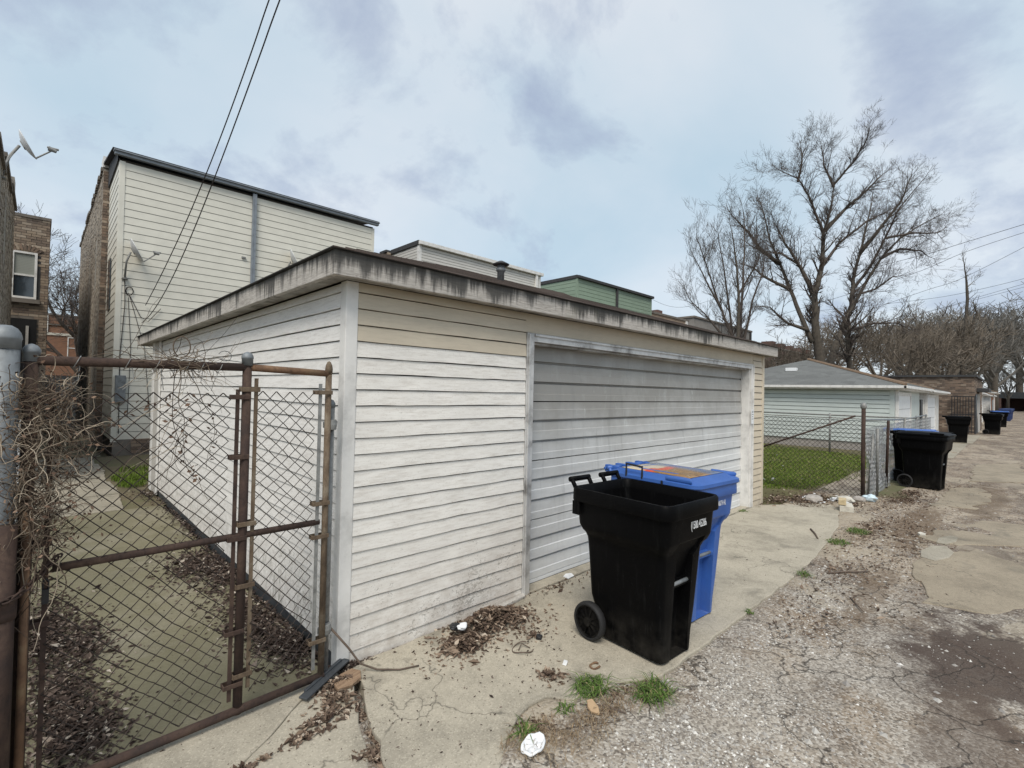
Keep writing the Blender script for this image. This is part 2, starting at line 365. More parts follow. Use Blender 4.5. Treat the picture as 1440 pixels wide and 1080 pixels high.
def alley():
    k = NM('broken_alley_surface', .95, 0, .2); w = k.vec(world=True)
    wl = k.vec(world=True, scale=(.5, 1, 1))
    big = k.noise(wl, .55, 6, .62, .5); mid = k.noise(wl, 2.2, 6, .7, .4)
    c = k.ramp(big, [(.33, (.14, .098, .064)), (.46, (.235, .175, .12)), (.57, (.35, .28, .205)), (.72, (.46, .395, .305))])
    c = k.mix(k.ramp(mid, [(.40, .85), (.54, 0.0)]), c, (.12, .083, .056))
    # stone speckle of the worn aggregate
    s1 = k.vor(w, 85, out='Color'); a1 = k.sep(s1)[0]; s2 = k.vor(w, 38, out='Color'); a2 = k.sep(s2)[1]
    dg = k.vor(w, 85)
    c = k.mix(k.ramp(a1, [(.60, 0.0), (.97, .55)]), c, (.52, .49, .44))
    c = k.mix(k.ramp(a1, [(.04, .75), (.30, 0.0)]), c, (.06, .05, .042))
    c = k.mix(k.ramp(a2, [(.8, 0.0), (.97, .38)]), c, (.50, .47, .42))
    nz = k.math('MULTIPLY', k.range(k.sep(k.geo.outputs['Position'])[0], 3.5, 5.5, 1, 0), k.ramp(k.noise(w, 1.4, 4), [(.36, 0.0), (.56, 1.0)]))
    c = k.mix(k.math('MULTIPLY', nz, .7), c, k.mix(a1, (.20, .18, .155), (.54, .50, .435)))
    # paler cement patches
    p = k.noise(k.vec(world=True, scale=(.4, .8, 1)), 1.0, 5, .55, .9)
    c = k.mix(k.ramp(p, [(.56, 0.0), (.60, .6)]), c, (.40, .345, .265))
    # dark damp oily stains in the wheel track
    x, y, z = k.sep(k.geo.outputs['Position'])
    dm = k.noise(k.vec(world=True, scale=(.7, 1.3, 1)), 1.25, 5, .6, .7)
    trk = k.math('MULTIPLY', k.range(y, -2.15, -2.55, 0, 1), k.math('MULTIPLY', k.range(x, 2.2, 3.0, .3, 1), k.range(x, 5.0, 7.5, 1, .35)))
    c = k.mix(k.math('MULTIPLY', k.ramp(dm, [(.49, 0.0), (.60, .85)]), trk), c, (.085, .064, .054))
    def blot(cx, cy, rx, ry, amp):
        dx_ = k.math('DIVIDE', k.math('SUBTRACT', x, cx), rx); dy_ = k.math('DIVIDE', k.math('SUBTRACT', y, cy), ry)
        rr_ = k.math('SQRT', k.math('ADD', k.math('MULTIPLY', dx_, dx_), k.math('MULTIPLY', dy_, dy_)))
        rr_ = k.math('ADD', rr_, k.range(k.noise(w, 3.2, 6, .7, .5), .25, .75, -.75, .75))
        return k.range(rr_, .75, 1.15, amp, 0)
    for args, cc_ in (((3.15, -2.72, .85, .34, .9), (.075, .055, .045)), ((5.6, -2.52, .75, .16, .75), (.10, .072, .05)), ((7.4, -1.95, 1.5, .25, .7), (.15, .105, .068)), ((2.2, -2.75, .6, .2, .6), (.12, .09, .07)), ((10.5, -2.5, 2.2, .3, .6), (.15, .11, .075)), ((4.0, -2.0, .8, .12, .55), (.17, .125, .085))):
        c = k.mix(blot(*args), c, cc_)
    # alligator cracks
    nn = k.n('ShaderNodeTexNoise'); k.l(w, nn.inputs['Vector']); nn.inputs['Scale'].default_value = 3.5; nn.inputs['Detail'].default_value = 5
    sc = k.n('ShaderNodeVectorMath', operation='SCALE'); k.l(nn.outputs['Color'], sc.inputs[0]); sc.inputs['Scale'].default_value = .55
    wv = k.n('ShaderNodeVectorMath', operation='ADD'); k.l(w, wv.inputs[0]); k.l(sc.outputs[0], wv.inputs[1])
    cr = k.vor(wv.outputs[0], 1.7, 'DISTANCE_TO_EDGE'); cr2 = k.vor(wv.outputs[0], 4.5, 'DISTANCE_TO_EDGE')
    zone = k.ramp(k.noise(w, .9, 3), [(.40, 0.0), (.50, 1.0)])
    crk = k.math('MAXIMUM', k.math('MULTIPLY', k.ramp(cr, [(0, .9), (.018, 0.0)]), zone), k.math('MULTIPLY', k.ramp(cr2, [(0, .6), (.02, 0.0)]), k.ramp(k.noise(w, 1.3, 3), [(.55, 0.0), (.62, 1.0)])))
    c = k.mix(crk, c, (.05, .042, .035))
    k.col(c)
    h = k.math('ADD', k.math('MULTIPLY', k.math('SUBTRACT', 1, dg), .5), k.math('MULTIPLY', mid, .8))
    h = k.math('SUBTRACT', h, k.math('MULTIPLY', crk, .8))
    k.bump(h, .8, .008); return k.m
M['alley'] = alley()
M['alley_pale'] = concrete('worn_alley_cement', (.31, .262, .195))
k = NM('dirt_ground', .95, 0, .1); w = k.vec(world=True)
k.col(k.ramp(k.noise(w, .6, 7, .7), [(.3, (.09, .085, .05)), (.5, (.16, .135, .09)), (.7, (.11, .13, .06))])); k.bump(k.noise(w, 20, 5), .5, .02); M['dirt'] = k.m
k = NM('lawn_soil', .95, 0, .1); w = k.vec(world=True)
k.col(k.ramp(k.noise(w, 1.3, 7, .7), [(.3, (.10, .085, .05)), (.5, (.13, .12, .06)), (.72, (.20, .165, .11))])); k.bump(k.noise(w, 40, 5), .6, .02); M['lawn'] = k.m

def toned(name, stops, rough=.9, spec=.15, trans=False):
    k = NM(name, rough, 0, spec); a = k.sep(k.attr('tone'))[0]
    k.col(k.ramp(a, stops)); return k.m
M['leaf'] = toned('dead_leaves', [(0, (.055, .036, .028)), (.35, (.12, .085, .064)), (.65, (.205, .15, .112)), (.88, (.34, .265, .20)), (1, (.50, .43, .35))])
M['leaf_wet'] = toned('old_damp_leaves', [(0, (.035, .025, .022)), (.5, (.085, .062, .051)), (.8, (.15, .115, .095)), (.93, (.28, .23, .19)), (1, (.45, .40, .34))])
M['gravel'] = toned('loose_gravel', [(0, (.13, .12, .11)), (.4, (.33, .31, .285)), (.8, (.52, .50, .46)), (1, (.72, .70, .66))])
M['vine'] = toned('dead_vine_stems', [(0, (.05, .036, .028)), (.45, (.13, .098, .072)), (.75, (.25, .20, .15)), (1, (.46, .39, .30))])
M['vine_leaf'] = toned('dry_vine_leaves', [(0, (.06, .036, .026)), (.7, (.15, .095, .065)), (1, (.26, .18, .13))])
M['straw'] = toned('dry_grass', [(0, (.12, .08, .05)), (.5, (.26, .19, .12)), (1, (.40, .32, .21))])
M['grass'] = toned('grass_blades', [(0, (.06, .095, .012)), (.5, (.12, .185, .026)), (.85, (.18, .24, .05)), (1, (.32, .28, .13))])
M['weed'] = toned('weed_blades', [(0, (.04, .075, .015)), (.45, (.085, .145, .032)), (.8, (.14, .20, .06)), (.93, (.24, .21, .10)), (1, (.34, .27, .16))])

# ------------------------------------------------------------------ mesh helpers
class MB:
    def __init__(s): s.v = []; s.f = []; s.tone = []
    def add(s, vs, fs, tone=None):
        o = len(s.v); s.v += [tuple(p) for p in vs]; s.f += [tuple(i+o for i in q) for q in fs]
        if tone is not None: s.tone += [tone]*len(vs)
    def box(s, a, b, tone=None, mat=None):
        x0, y0, z0 = a; x1, y1, z1 = b
        vs = [(x0, y0, z0), (x1, y0, z0), (x1, y1, z0), (x0, y1, z0), (x0, y0, z1), (x1, y0, z1), (x1, y1, z1), (x0, y1, z1)]
        if mat is not None: vs = [mat @ Vector(p) for p in vs]
        s.add(vs, [(0, 3, 2, 1), (4, 5, 6, 7), (0, 1, 5, 4), (1, 2, 6, 5), (2, 3, 7, 6), (3, 0, 4, 7)], tone)
    def bar(s, p, q, w, h, up=(0, 0, 1)):
        p, q = Vector(p), Vector(q); d = (q-p); l = d.length; d.normalize(); u = Vector(up)
        x = d.cross(u); x.normalize(); y = x.cross(d)
        vs = []
        for base in (p, q):
            for a, b in ((-1, -1), (1, -1), (1, 1), (-1, 1)): vs.append(base + x*(a*w/2) + y*(b*h/2))
        s.add(vs, [(0, 1, 2, 3), (7, 6, 5, 4), (0, 4, 5, 1), (1, 5, 6, 2), (2, 6, 7, 3), (3, 7, 4, 0)])
    def tube(s, pts, rad, n=6, cap=True, tone=None):
        pts = [Vector(p) for p in pts]; m_ = len(pts)
        if m_ < 2: return
        rs = rad if isinstance(rad, (list, tuple)) else [rad]*m_
        o = len(s.v); prev = None
        cs = [(math.cos(2*math.pi*i/n), math.sin(2*math.pi*i/n)) for i in range(n)]
        for i, p in enumerate(pts):
            t = (pts[min(i+1, m_-1)] - pts[max(i-1, 0)])
            if t.length < 1e-9: t = Vector((0, 0, 1))
            t.normalize()
            if prev is None:
                a = Vector((0, 0, 1)) if abs(t.z) < .9 else Vector((1, 0, 0)); x = t.cross(a); x.normalize()
            else:
                x = prev - t*prev.dot(t)
                if x.length < 1e-6: x = t.orthogonal()
                x.normalize()
            prev = x; y = t.cross(x); r = rs[i]
            for c, q in cs: s.v.append(tuple(p + x*(c*r) + y*(q*r)))
        if tone is not None: s.tone += [tone]*(n*m_)
        for i in range(m_-1):
            for j in range(n):
                a = o+i*n+j; b = o+i*n+(j+1) % n; s.f.append((a, b, b+n, a+n))
        if cap:
            s.f.append(tuple(o+j for j in range(n))[::-1]); s.f.append(tuple(o+(m_-1)*n+j for j in range(n)))
    def lathe(s, prof, c=(0, 0, 0), n=20, axis='z', cap=True):
        o = len(s.v); c = Vector(c)
        for r, h in prof:
            for j in range(n):
                a = 2*math.pi*j/n; p = (r*math.cos(a), r*math.sin(a), h)
                if axis == 'x': p = (p[2], p[0], p[1])
                if axis == 'y': p = (p[0], p[2], p[1])
                s.v.append(tuple(c+Vector(p)))
        for i in range(len(prof)-1):
            for j in range(n):
                a = o+i*n+j; b = o+i*n+(j+1) % n; s.f.append((a, b, b+n, a+n))
        if cap:
            s.f.append(tuple(o+j for j in range(n))[::-1]); s.f.append(tuple(o+(len(prof)-1)*n+j for j in range(n)))
    def loft(s, rings, cap0=True, cap1=True):
        o = len(s.v); n = len(rings[0])
        for r in rings: s.v += [tuple(p) for p in r]
        for i in range(len(rings)-1):
            for j in range(n):
                a = o+i*n+j; b = o+i*n+(j+1) % n; s.f.append((a, b, b+n, a+n))
        if cap0: s.f.append(tuple(o+j for j in range(n))[::-1])
        if cap1: s.f.append(tuple(o+(len(rings)-1)*n+j for j in range(n)))
    def prism(s, poly, z0, z1):
        n = len(poly); vs = [(x, y, z0) for x, y in poly]+[(x, y, z1) for x, y in poly]
        s.add(vs, [tuple(range(n))[::-1], tuple(range(n, 2*n))]+[(i, (i+1) % n, (i+1) % n+n, i+n) for i in range(n)])
    def build(s, name, mat, parent=None, smooth=False, kind=None, loc=None, bevel=0):
        me = bpy.data.meshes.new(name); me.from_pydata(s.v, [], s.f)
        if s.tone and len(s.tone) == len(s.v):
            at = me.attributes.new('tone', 'FLOAT_COLOR', 'POINT')
            arr = np.ones((len(s.v), 4), np.float32); arr[:, :3] = np.array(s.tone, np.float32)[:, None]
            at.data.foreach_set('color', arr.ravel())
        me.update()
        if smooth: me.polygons.foreach_set('use_smooth', [True]*len(me.polygons))
        me.materials.append(M[mat] if isinstance(mat, str) else mat)
        o = bpy.data.objects.new(name, me); COL.objects.link(o)
        if parent: o.parent = parent
        if loc: o.location = loc
        if kind: o['kind'] = kind
        if bevel:
            b = o.modifiers.new('bevel', 'BEVEL'); b.width = bevel; b.segments = 2; b.limit_method = 'ANGLE'; b.angle_limit = RAD(40)
        return o
def tag(o, label, cat, group=None):
    o['label'] = label; o['category'] = cat
    if group: o['group'] = group
    return o
def thing(name, label, cat, loc=(0, 0, 0), rz=0, group=None):
    o = bpy.data.objects.new(name, None); COL.objects.link(o); o.location = loc; o.rotation_euler = (0, 0, rz)
    o.empty_display_size = .2
    return tag(o, label, cat, group)
def copy_tree(o, parent=None):
    c = o.copy(); COL.objects.link(c)
    if parent: c.parent = parent
    for ch in list(o.children): copy_tree(ch, c)
    return c
def boxpart(name, mat, parent, a, b, bevel=0): q = MB(); q.box(a, b); return q.build(name, mat, parent, bevel=bevel)
def jit(a): return R.uniform(-a, a)

def board_mesh(length, exp, thick=.017, wav=0, seg=1, gap=.010):
    """a lap board along +x, outer side -y, bottom edge at z=0; its top edge stops short of the next board's lip, leaving a thin open joint"""
    q = MB(); sec = []
    n = max(1, seg)
    for i in range(n+1):
        x = length*i/n; dz = jit(wav) if 0 < i < n else 0; dyv = jit(wav*.6) if wav else 0
        sec.append([(x, -.001, dz), (x, -thick+dyv, dz), (x, -thick+dyv+.0006, dz+.007), (x, -thick*.58, exp-gap), (x, -.001, exp-gap)])
    o = len(q.v)
    for r in sec: q.v += r
    for i in range(n):
        for j in range(5):
            a = o+i*5+j; b = o+i*5+(j+1) % 5; q.f.append((a, a+5, b+5, b))
    q.f.append((0, 1, 2, 3, 4)); q.f.append(tuple(n*5+j for j in range(5))[::-1])
    return q
def siding(parent, name, mat, org, rz, length, z0, z1, exp, unique=False, thick=.017, wav=0, seg=1, mats=None, gap=.011):
    """rows of lap boards up a wall, every row an object"""
    base = None; z = z0; k = 0; rows = []
    while z < z1-.01:
        e = min(exp, z1-z)
        if unique or base is None or e < exp-.001:
            o = board_mesh(length, e, thick, wav, seg, gap if z+e < z1-.005 else 0).build(name, mats(z) if mats else mat, parent)
            if not unique and base is None: base = o
        else:
            o = base.copy(); COL.objects.link(o); o.parent = parent
        o.location = (org[0], org[1], z); o.rotation_euler = (0, 0, rz); rows.append(o); z += exp; k += 1
    return rows
def bricks(parent, org, u, length, z0, z1, mat, n=None, bw=.2, bh=.066, gap=.011, depth=.012, name='bricks', skip=None):
    """one face of bricks as real boxes standing proud of the mortar; u is the direction along the wall, n the outward normal"""
    u = Vector(u); n = Vector(n); q = MB(); row = 0; z = z0; org = Vector(org)
    while z < z1:
        x = -(row % 2)*(bw+gap)/2
        while x < length:
            a, b = max(0, x), min(length, x+bw); h = min(bh, z1-z)
            if b-a > .02 and not (skip and skip((a+b)/2, z+h/2)):
                dpt = depth+jit(.006); c = []
                for zz in (z, z+h):
                    for xx in (a, b):
                        p = org+u*xx; c += [(p.x, p.y, zz), (p.x+n.x*dpt, p.y+n.y*dpt, zz)]
                q.add(c, [(1, 3, 7, 5), (0, 1, 5, 4), (2, 6, 7, 3), (4, 5, 7, 6), (0, 2, 3, 1)], R.random())
            x += bw+gap
        z += bh+gap; row += 1
    return q.build(name, mat, parent, kind='stuff')

# ------------------------------------------------------------------ ground
def fbm(x, y, s, o=3): return noise.fractal(Vector((x*s, y*s, 3.3)), 1.0, 2.0, o)
APRON = [(0.06, -0.045), (0.02, -.29), (-.05, -.44), (-.11, -.61), (-.15, -.75), (-.20, -.92), (-.26, -1.15), (-.3, -1.42), (-.1, -1.45), (.05, -1.36), (.18, -1.27), (.33, -1.17), (.49, -1.09), (.62, -1.05), (.73, -1.08), (.83, -1.19), (1.0, -1.23), (1.15, -1.27), (1.39, -1.405), (1.7, -1.40), (2.07, -1.41), (3.0, -1.42), (3.92, -1.42), (4.8, -1.38), (5.6, -1.32), (6.42, -1.22), (7.1, -1.08), (7.6, -.98), (7.86, -.8), (7.7, -.5), (7.2, -.28), (6.98, -.1), (6.9, -.03), (1.62, -.03)]
def inpoly(x, y, P):
    c = False; j = len(P)-1
    for i in range(len(P)):
        if (P[i][1] > y) != (P[j][1] > y) and x < (P[j][0]-P[i][0])*(y-P[i][1])/(P[j][1]-P[i][1])+P[i][0]: c = not c
        j = i
    return c
q = MB(); q.add([(-400, -400, -.14), (700, -400, -.14), (700, 500, -.14), (-400, 500, -.14)], [(0, 1, 2, 3)])
q.build('ground', 'dirt')['kind'] = 'structure'
def alley_z(x, y):
    a = .018*fbm(x*.6, y, .8)+.010*fbm(x, y, 2.7)+.005*fbm(x, y, 9, 2)
    return -.004+a*.8
xs = list(np.arange(-4, 9, .06)); 
while xs[-1] < 150: xs.append(xs[-1]+max(.06, (xs[-1]-8)*.03))
ys = list(np.arange(-3.8, 0.31, .06)); ys = [-9, -7.5, -6, -5.2, -4.6, -4.2]+ys
q = MB()
for x in xs:
    for y in ys:
        z = alley_z(x, y) if x < 25 else -.012
        if (inpoly(x, y-.1, APRON) and inpoly(x, y, APRON)) or (y > -.5 and x < 7.2): z = -.075
        elif inpoly(x, y, APRON): z = -.02
        if y > -.2 and x >= 7.2: z = -.06
        q.v.append((x, y, z))
ny = len(ys)
for i in range(len(xs)-1):
    for j in range(ny-1): a = i*ny+j; q.f.append((a, a+ny, a+ny+1, a+1))
q.build('alley', 'alley', smooth=True)['kind'] = 'structure'

def rough_poly(P, step=.07, amp=.012):
    o = []
    for i in range(len(P)):
        a, b = Vector(P[i]), Vector(P[(i+1) % len(P)]); n = max(1, int((b-a).length/step))
        for j in range(n):
            p = a.lerp(b, j/n); o.append((p.x+fbm(p.x, p.y, 6)*amp*1.6, p.y+fbm(p.x+9, p.y, 6)*amp*1.6))
    return o
apron = bpy.data.objects.new('driveway_apron', None); COL.objects.link(apron); apron['kind'] = 'structure'
def slab(poly, zt, mat='concrete', parent=None, amp=.012, tilt=(0, 0)):
    q = MB(); P = rough_poly(poly, amp=amp); q.prism(P, -.09, zt); n = len(P)
    for i in range(n, 2*n):
        x, y, z = q.v[i]; q.v[i] = (x, y, z+x*tilt[0]+y*tilt[1])
    return q.build('slab', mat, parent, bevel=.008)
slab(APRON, .004, parent=apron)
slab([(.0, -.17), (-.04, -.31), (-.11, -.47), (-.17, -.63), (-.22, -.78), (-.30, -.98), (-.38, -1.5), (-1.7, -1.5), (-1.7, -1.112), (-.92, -.642), (-.66, -.467), (-.50, -.362), (-.31, -.192), (-.17, -.137)], .0, parent=apron)
slab([(-.17, -.125), (-.31, -.18), (-.50, -.35), (-.66, -.455), (-.92, -.63), (-1.7, -1.1), (-1.7, -.02), (-.03, -.02), (-.02, -.14)], -.006, parent=apron)
slab([(1.62, -.03+.012), (6.6, -.018), (6.6, .2), (1.62, .2)], .012, parent=apron, amp=.004)
# yard behind the gate
yard = bpy.data.objects.new('yard_paving', None); COL.objects.link(yard); yard['kind'] = 'structure'
slab([(-1.75, -.01), (-.06, -.01), (-.06, 2.9), (-1.75, 2.85)], -.008, 'concrete_moss', yard, .004)
slab([(-1.75, 2.87), (-.06, 2.915), (-.06, 5.6), (-1.75, 5.55)], -.012, 'concrete_moss', yard, .004)
yy = 5.6
for i, ln in enumerate((1.25, 1.3, 1.35, 1.2, 1.3)):
    slab([(-1.75, yy+.015), (-.5 + .08*(i % 2), yy+.02), (-.45, yy+ln-.03), (-1.75, yy+ln-.02)], -.01+.006*(i % 2), 'concrete_walk', yard, .01); yy += ln
q = MB(); q.add([(-1.75, yy, -.02), (-.3, yy, -.02), (-.3, 45, -.02), (-1.75, 45, -.02)], [(0, 1, 2, 3)])
q.build('gangway_path', 'concrete_moss')['kind'] = 'structure'
q = MB(); q.add([(-.5, 5.6, -.03), (14, 7.3, -.03), (14, 12.1, -.03), (-.5, 12.1, -.03)], [(0, 1, 2, 3)])
q.build('back_yard', 'dirt')['kind'] = 'structure'
ap_ = bpy.data.objects.new('alley_patches', None); COL.objects.link(ap_); ap_['kind'] = 'structure'
for P_ in ([(5.28, -2.10), (5.9, -2.25), (6.5, -2.55), (6.2, -2.85), (6.0, -3.1), (4.8, -3.1), (4.15, -2.75), (4.10, -2.42), (4.6, -2.25)], [(6.65, -2.02), (7.52, -2.23), (8.47, -2.6), (8.6, -3.1), (7.29, -3.1), (6.75, -2.62), (6.5, -2.35)], [(9.2, -1.95), (11.5, -2.0), (12.2, -2.4), (11.0, -2.6), (9.4, -2.45)], [(13, -2.2), (17, -2.1), (18.5, -2.9), (14, -3.1)]):
    q = MB(); q.prism(rough_poly(P_, .12, .07), -.06, .008); q.build('old_paving_patch', 'alley_pale', ap_, bevel=.01)
# right-hand lawn
q = MB(); nx, ny2 = 40, 40
for i in range(nx):
    for j in range(ny2):
        x = 7.12+(18.4-7.12)*i/(nx-1); y = -.75+(12-(-.75))*j/(ny2-1)
        q.v.append((x, y, -.02+.03*fbm(x, y, .7)))
for i in range(nx-1):
    for j in range(ny2-1): a = i*ny2+j; q.f.append((a, a+ny2, a+ny2+1, a+1))
q.build('lawn', 'lawn', smooth=True)['kind'] = 'structure'
q = MB(); q.prism(rough_poly([(9.4, -1.6), (10.6, -1.35), (18.3, -1.3), (33, -1.5), (33, -.2), (18.3, -.2), (18.3, -.9), (9.4, -.9)], .3, .04), -.05, -.004)
q.build('alley_verge', 'dirt')['kind'] = 'structure'
q = MB(); q.prism([(18.4, -1.55), (25.6, -1.5), (25.6, .1), (18.4, .1)], -.05, .004); q.prism([(26.0, -1.6), (33.2, -1.6), (33.2, .1), (26.0, .1)], -.05, .004)
q.build('far_apron', 'concrete_walk')['kind'] = 'structure'

# ------------------------------------------------------------------ garage
G = thing('white_garage', 'white wooden garage with grey overhead door and stained fascia', 'garage', (0, 0, 0))
GX, GY, GH = 7.11, 6.99, 2.39
q = MB()
q.box((.0, .0, -.05), (1.66, .12, GH)); q.box((6.57, .0, -.05), (GX-.003, .12, GH)); q.box((1.66, 0.0, 2.15), (6.57, .12, GH))
q.box((0, .12, -.05), (.12, GY, GH)); q.box((GX-.12, .12, -.05), (GX, GY, GH)); q.box((.12, GY-.12, -.05), (GX-.12, GY, GH))
q.build('wall', 'sheathing', G)
E0 = .1023
def fmat(z): return 'tan_siding' if z > 1.98 else 'white_siding'
siding(G, 'siding_board', None, (.056, -.002), 0, 1.518, 2.224-22*E0, 2.386, E0, True, .023, .0026, 9, fmat, .0062)
# side wall: two runs of board with staggered butt joints; local +x runs toward the alley so the outer side faces -x
z = 2.224-21*E0; kk = 0
while z < 2.38:
    e = min(E0, 2.386-z); cut = 3.3+((kk*7) % 5)*.28-.5
    for a, b in ((.056, cut), (cut+.003, GY)):
        o = board_mesh(b-a, e, .023, .0026, 9, .0062).build('siding_board', 'side_siding', G)
        o.location = (-.002, b, z); o.rotation_euler = (0, 0, -math.pi/2)
    z += E0; kk += 1
boxpart('corner_board', 'white_trim', G, (-.026, -.026, -.01), (.055, .054, 2.385), .004)
boxpart('side_post', 'timber', G, (-.05, 6.42, 0), (-.027, 6.80, 2.385), .004)
boxpart('corner_board', 'white_trim', G, (-.055, 6.805, 0), (.03, GY+.01, 2.385), .004); boxpart('post_trim', 'white_trim', G, (-.052, 6.34, 0), (-.027, 6.415, 2.385), .004)
boxpart('dark_gap_strip', 'metal_dark', G, (-.012, .056, -.05), (-.001, 6.33, .10))  # dark strip added to paint the shaded gap under the side siding
# right-hand vinyl strip
siding(G, 'vinyl_board', 'vinyl_tan', (6.665, -.002), 0, .385, -.02, 2.30, .1005, False, .022)
siding(G, 'siding_board', 'tan_siding', (6.665, -.002), 0, .385, 2.29, 2.386, .1, True, .014)
boxpart('corner_board', 'vinyl_tan', G, (7.05, -.026, -.01), (7.135, .05, 2.385), .004)
siding(G, 'vinyl_board', 'vinyl_tan', (GX+.002, .05), math.pi/2, GY-.05, -.02, 2.38, .1005, False, .022)
# header over the door and its trim
boxpart('header_panel', 'tan_siding', G, (1.574, -.012, 2.226), (6.663, -.001, 2.386))
q = MB(); q.box((1.578, -.03, -.005), (1.664, .0, 2.222)); q.box((1.592, -.042, -.005), (1.612, -.03, 2.21)); q.build('door_jamb', 'metal_trim', G, bevel=.003)
q = MB(); q.box((6.575, -.03, .0), (6.663, .0, 2.222)); q.box((6.64, -.042, .0), (6.66, -.03, 2.21)); q.build('door_jamb', 'white_trim', G, bevel=.003)
q = MB(); q.box((1.664, -.03, 2.15), (6.575, .0, 2.222)); q.box((1.664, -.044, 2.196), (6.575, -.03, 2.216)); q.build('door_head', 'metal_trim', G, bevel=.003)
boxpart('jamb_liner', 'white_trim', G, (6.545, -.004, .0), (6.573, .125, 2.148), .002)
boxpart('jamb_liner', 'black', G, (1.666, -.004, .0), (1.682, .125, 2.148), .002)
boxpart('head_liner', 'soffit', G, (1.682, -.002, 2.128), (6.545, .125, 2.148))
# sectional door: profile follows the pressed ribs, dark shadow gaps and small light ledges
def door_profile():
    pts = []; D1 = 2.0
    per = .53
    k0 = 2.146
    pts.append((k0, .006)); pts.append((2.06, .004)); pts.append((2.002, .0))
    for i in range(4):
        b = D1-per*i
        seq = [(b-.0015, .0), (b-.005, .032), (b-.014, .032), (b-.026, .016), (b-.100, .013), (b-.106, .007), (b-.184, .0), (b-.189, .032), (b-.198, .032), (b-.209, .016),
               (b-.297, .012), (b-.303, .006), (b-.362, .004), (b-.366, .012), (b-.372, .005), (b-.438, .004), (b-.444, -.001), (b-.527, -.001)]
        for zz, yv in seq:
            if zz > .012: pts.append((zz, yv))
    pts.append((.01, .0)); return pts
prof = door_profile(); DY = .105
joints = [2.2, 1.634, 1.104, .574, -.1]
GD = None
for s_ in range(4):
    hi, lo = joints[s_], joints[s_+1]
    pp = [(z_, y_) for z_, y_ in prof if lo+.001 < z_ < hi]
    q = MB(); ring = []
    nseg = 24
    for i in range(nseg+1):
        x = 1.684+(6.543-1.684)*i/nseg; wob = .003*math.sin(i*1.7+s_)+jit(.0015)
        front = [(x, DY+y_+wob, z_) for z_, y_ in pp]; back = [(x, DY+.05, pp[-1][0]), (x, DY+.05, pp[0][0])]
        ring.append(front+back)
    n = len(ring[0])
    for r_ in ring: q.v += r_
    for i in range(nseg):
        for j in range(n):
            a = i*n+j; b = i*n+(j+1) % n; q.f.append((a, a+n, b+n, b))
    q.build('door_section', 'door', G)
boxpart('door_seal', 'black', G, (1.69, DY-.004, .002), (6.54, DY+.04, .014))
# fascia, soffit, roof
EX0, EX1, EY0, EY1 = -.17, 7.30, -.17, 7.8
FZ0, FZ1 = 2.376, 2.522
def fascia_board(a, b):
    o = boxpart('fascia_board', 'fascia', G, a, b, .004); return o
for a, b in ((EX0, 2.318), (2.322, 4.823), (4.827, EX1)): fascia_board((a, EY0, FZ0), (b, EY0+.036, FZ1))
for a, b in ((EY0+.037, 3.25), (3.254, EY1)): fascia_board((EX0, a, FZ0), (EX0+.036, b, FZ1-.001))
fascia_board((EX1-.036, EY0+.037, FZ0), (EX1, EY1, FZ1-.001)); fascia_board((EX0+.037, EY1-.036, FZ0), (EX1-.037, EY1, FZ1-.001))
q = MB(); zt = FZ0+.012
q.box((EX0+.037, EY0+.037, zt), (EX1-.037, -.028, zt+.012)); q.box((EX0+.037, -.027, zt), (-.028, EY1-.037, zt+.012)); q.box((GX+.028, -.027, zt), (EX1-.037, EY1-.037, zt+.012)); q.box((-.027, GY+.02, zt), (GX+.027, EY1-.037, zt+.012))
q.build('soffit', 'soffit', G)
T = .322; ZE = FZ1+.004; OV = .022
def roof_z(d): return ZE+T*d
q = MB(); cx, cy = (EX0+EX1)/2, (EY0+EY1)/2; hw = (EX1-EX0)/2+OV; r0 = (cx, EY0-OV+hw); r1 = (cx, EY1+OV-hw); zr = roof_z(hw)
A = [(EX0-OV, EY0-OV, ZE), (EX1+OV, EY0-OV, ZE), (EX1+OV, EY1+OV, ZE), (EX0-OV, EY1+OV, ZE), (r0[0], r0[1], zr), (r1[0], r1[1], zr)]
q.add(A, [(0, 1, 4), (1, 2, 5, 4), (2, 3, 5), (3, 0, 4, 5), (3, 2, 1, 0)]); roof = q.build('roof', 'shingle_brown', G)
# courses on the alley-side hip: each course its own strip, slightly ragged and curled
c_ = .0; k = 0
while c_ < hw-.12:
    d0, d1 = c_, c_+.155; q = MB(); nseg = max(2, int((2*(hw-d0))/.3)); top = []; bot = []
    for i in range(nseg+1):
        t = i/nseg
        x0 = EX0-OV+d0; x1 = EX1+OV-d0; x = x0+(x1-x0)*t; bot.append((x, EY0-OV+d0-.006+jit(.004), roof_z(d0)+(.009 if k else .0035)+abs(jit(.003))+(.03 if (k in (4, 5) and 2.1 < x < 2.7) else 0)))
        x0 = EX0-OV+d1; x1 = EX1+OV-d1; x = x0+(x1-x0)*t; top.append((x, EY0-OV+d1, roof_z(d1)+.004))
    for i in range(nseg):
        b0, b1, t0, t1 = bot[i], bot[i+1], top[i], top[i+1]
        q.add([b0, b1, t1, t0, (b0[0], b0[1]+.002, roof_z(d0)-.001), (b1[0], b1[1]+.002, roof_z(d0)-.001)], [(0, 1, 2, 3), (4, 5, 1, 0)])
    q.build('shingle_course', 'shingle_brown', roof); c_ += .135; k += 1
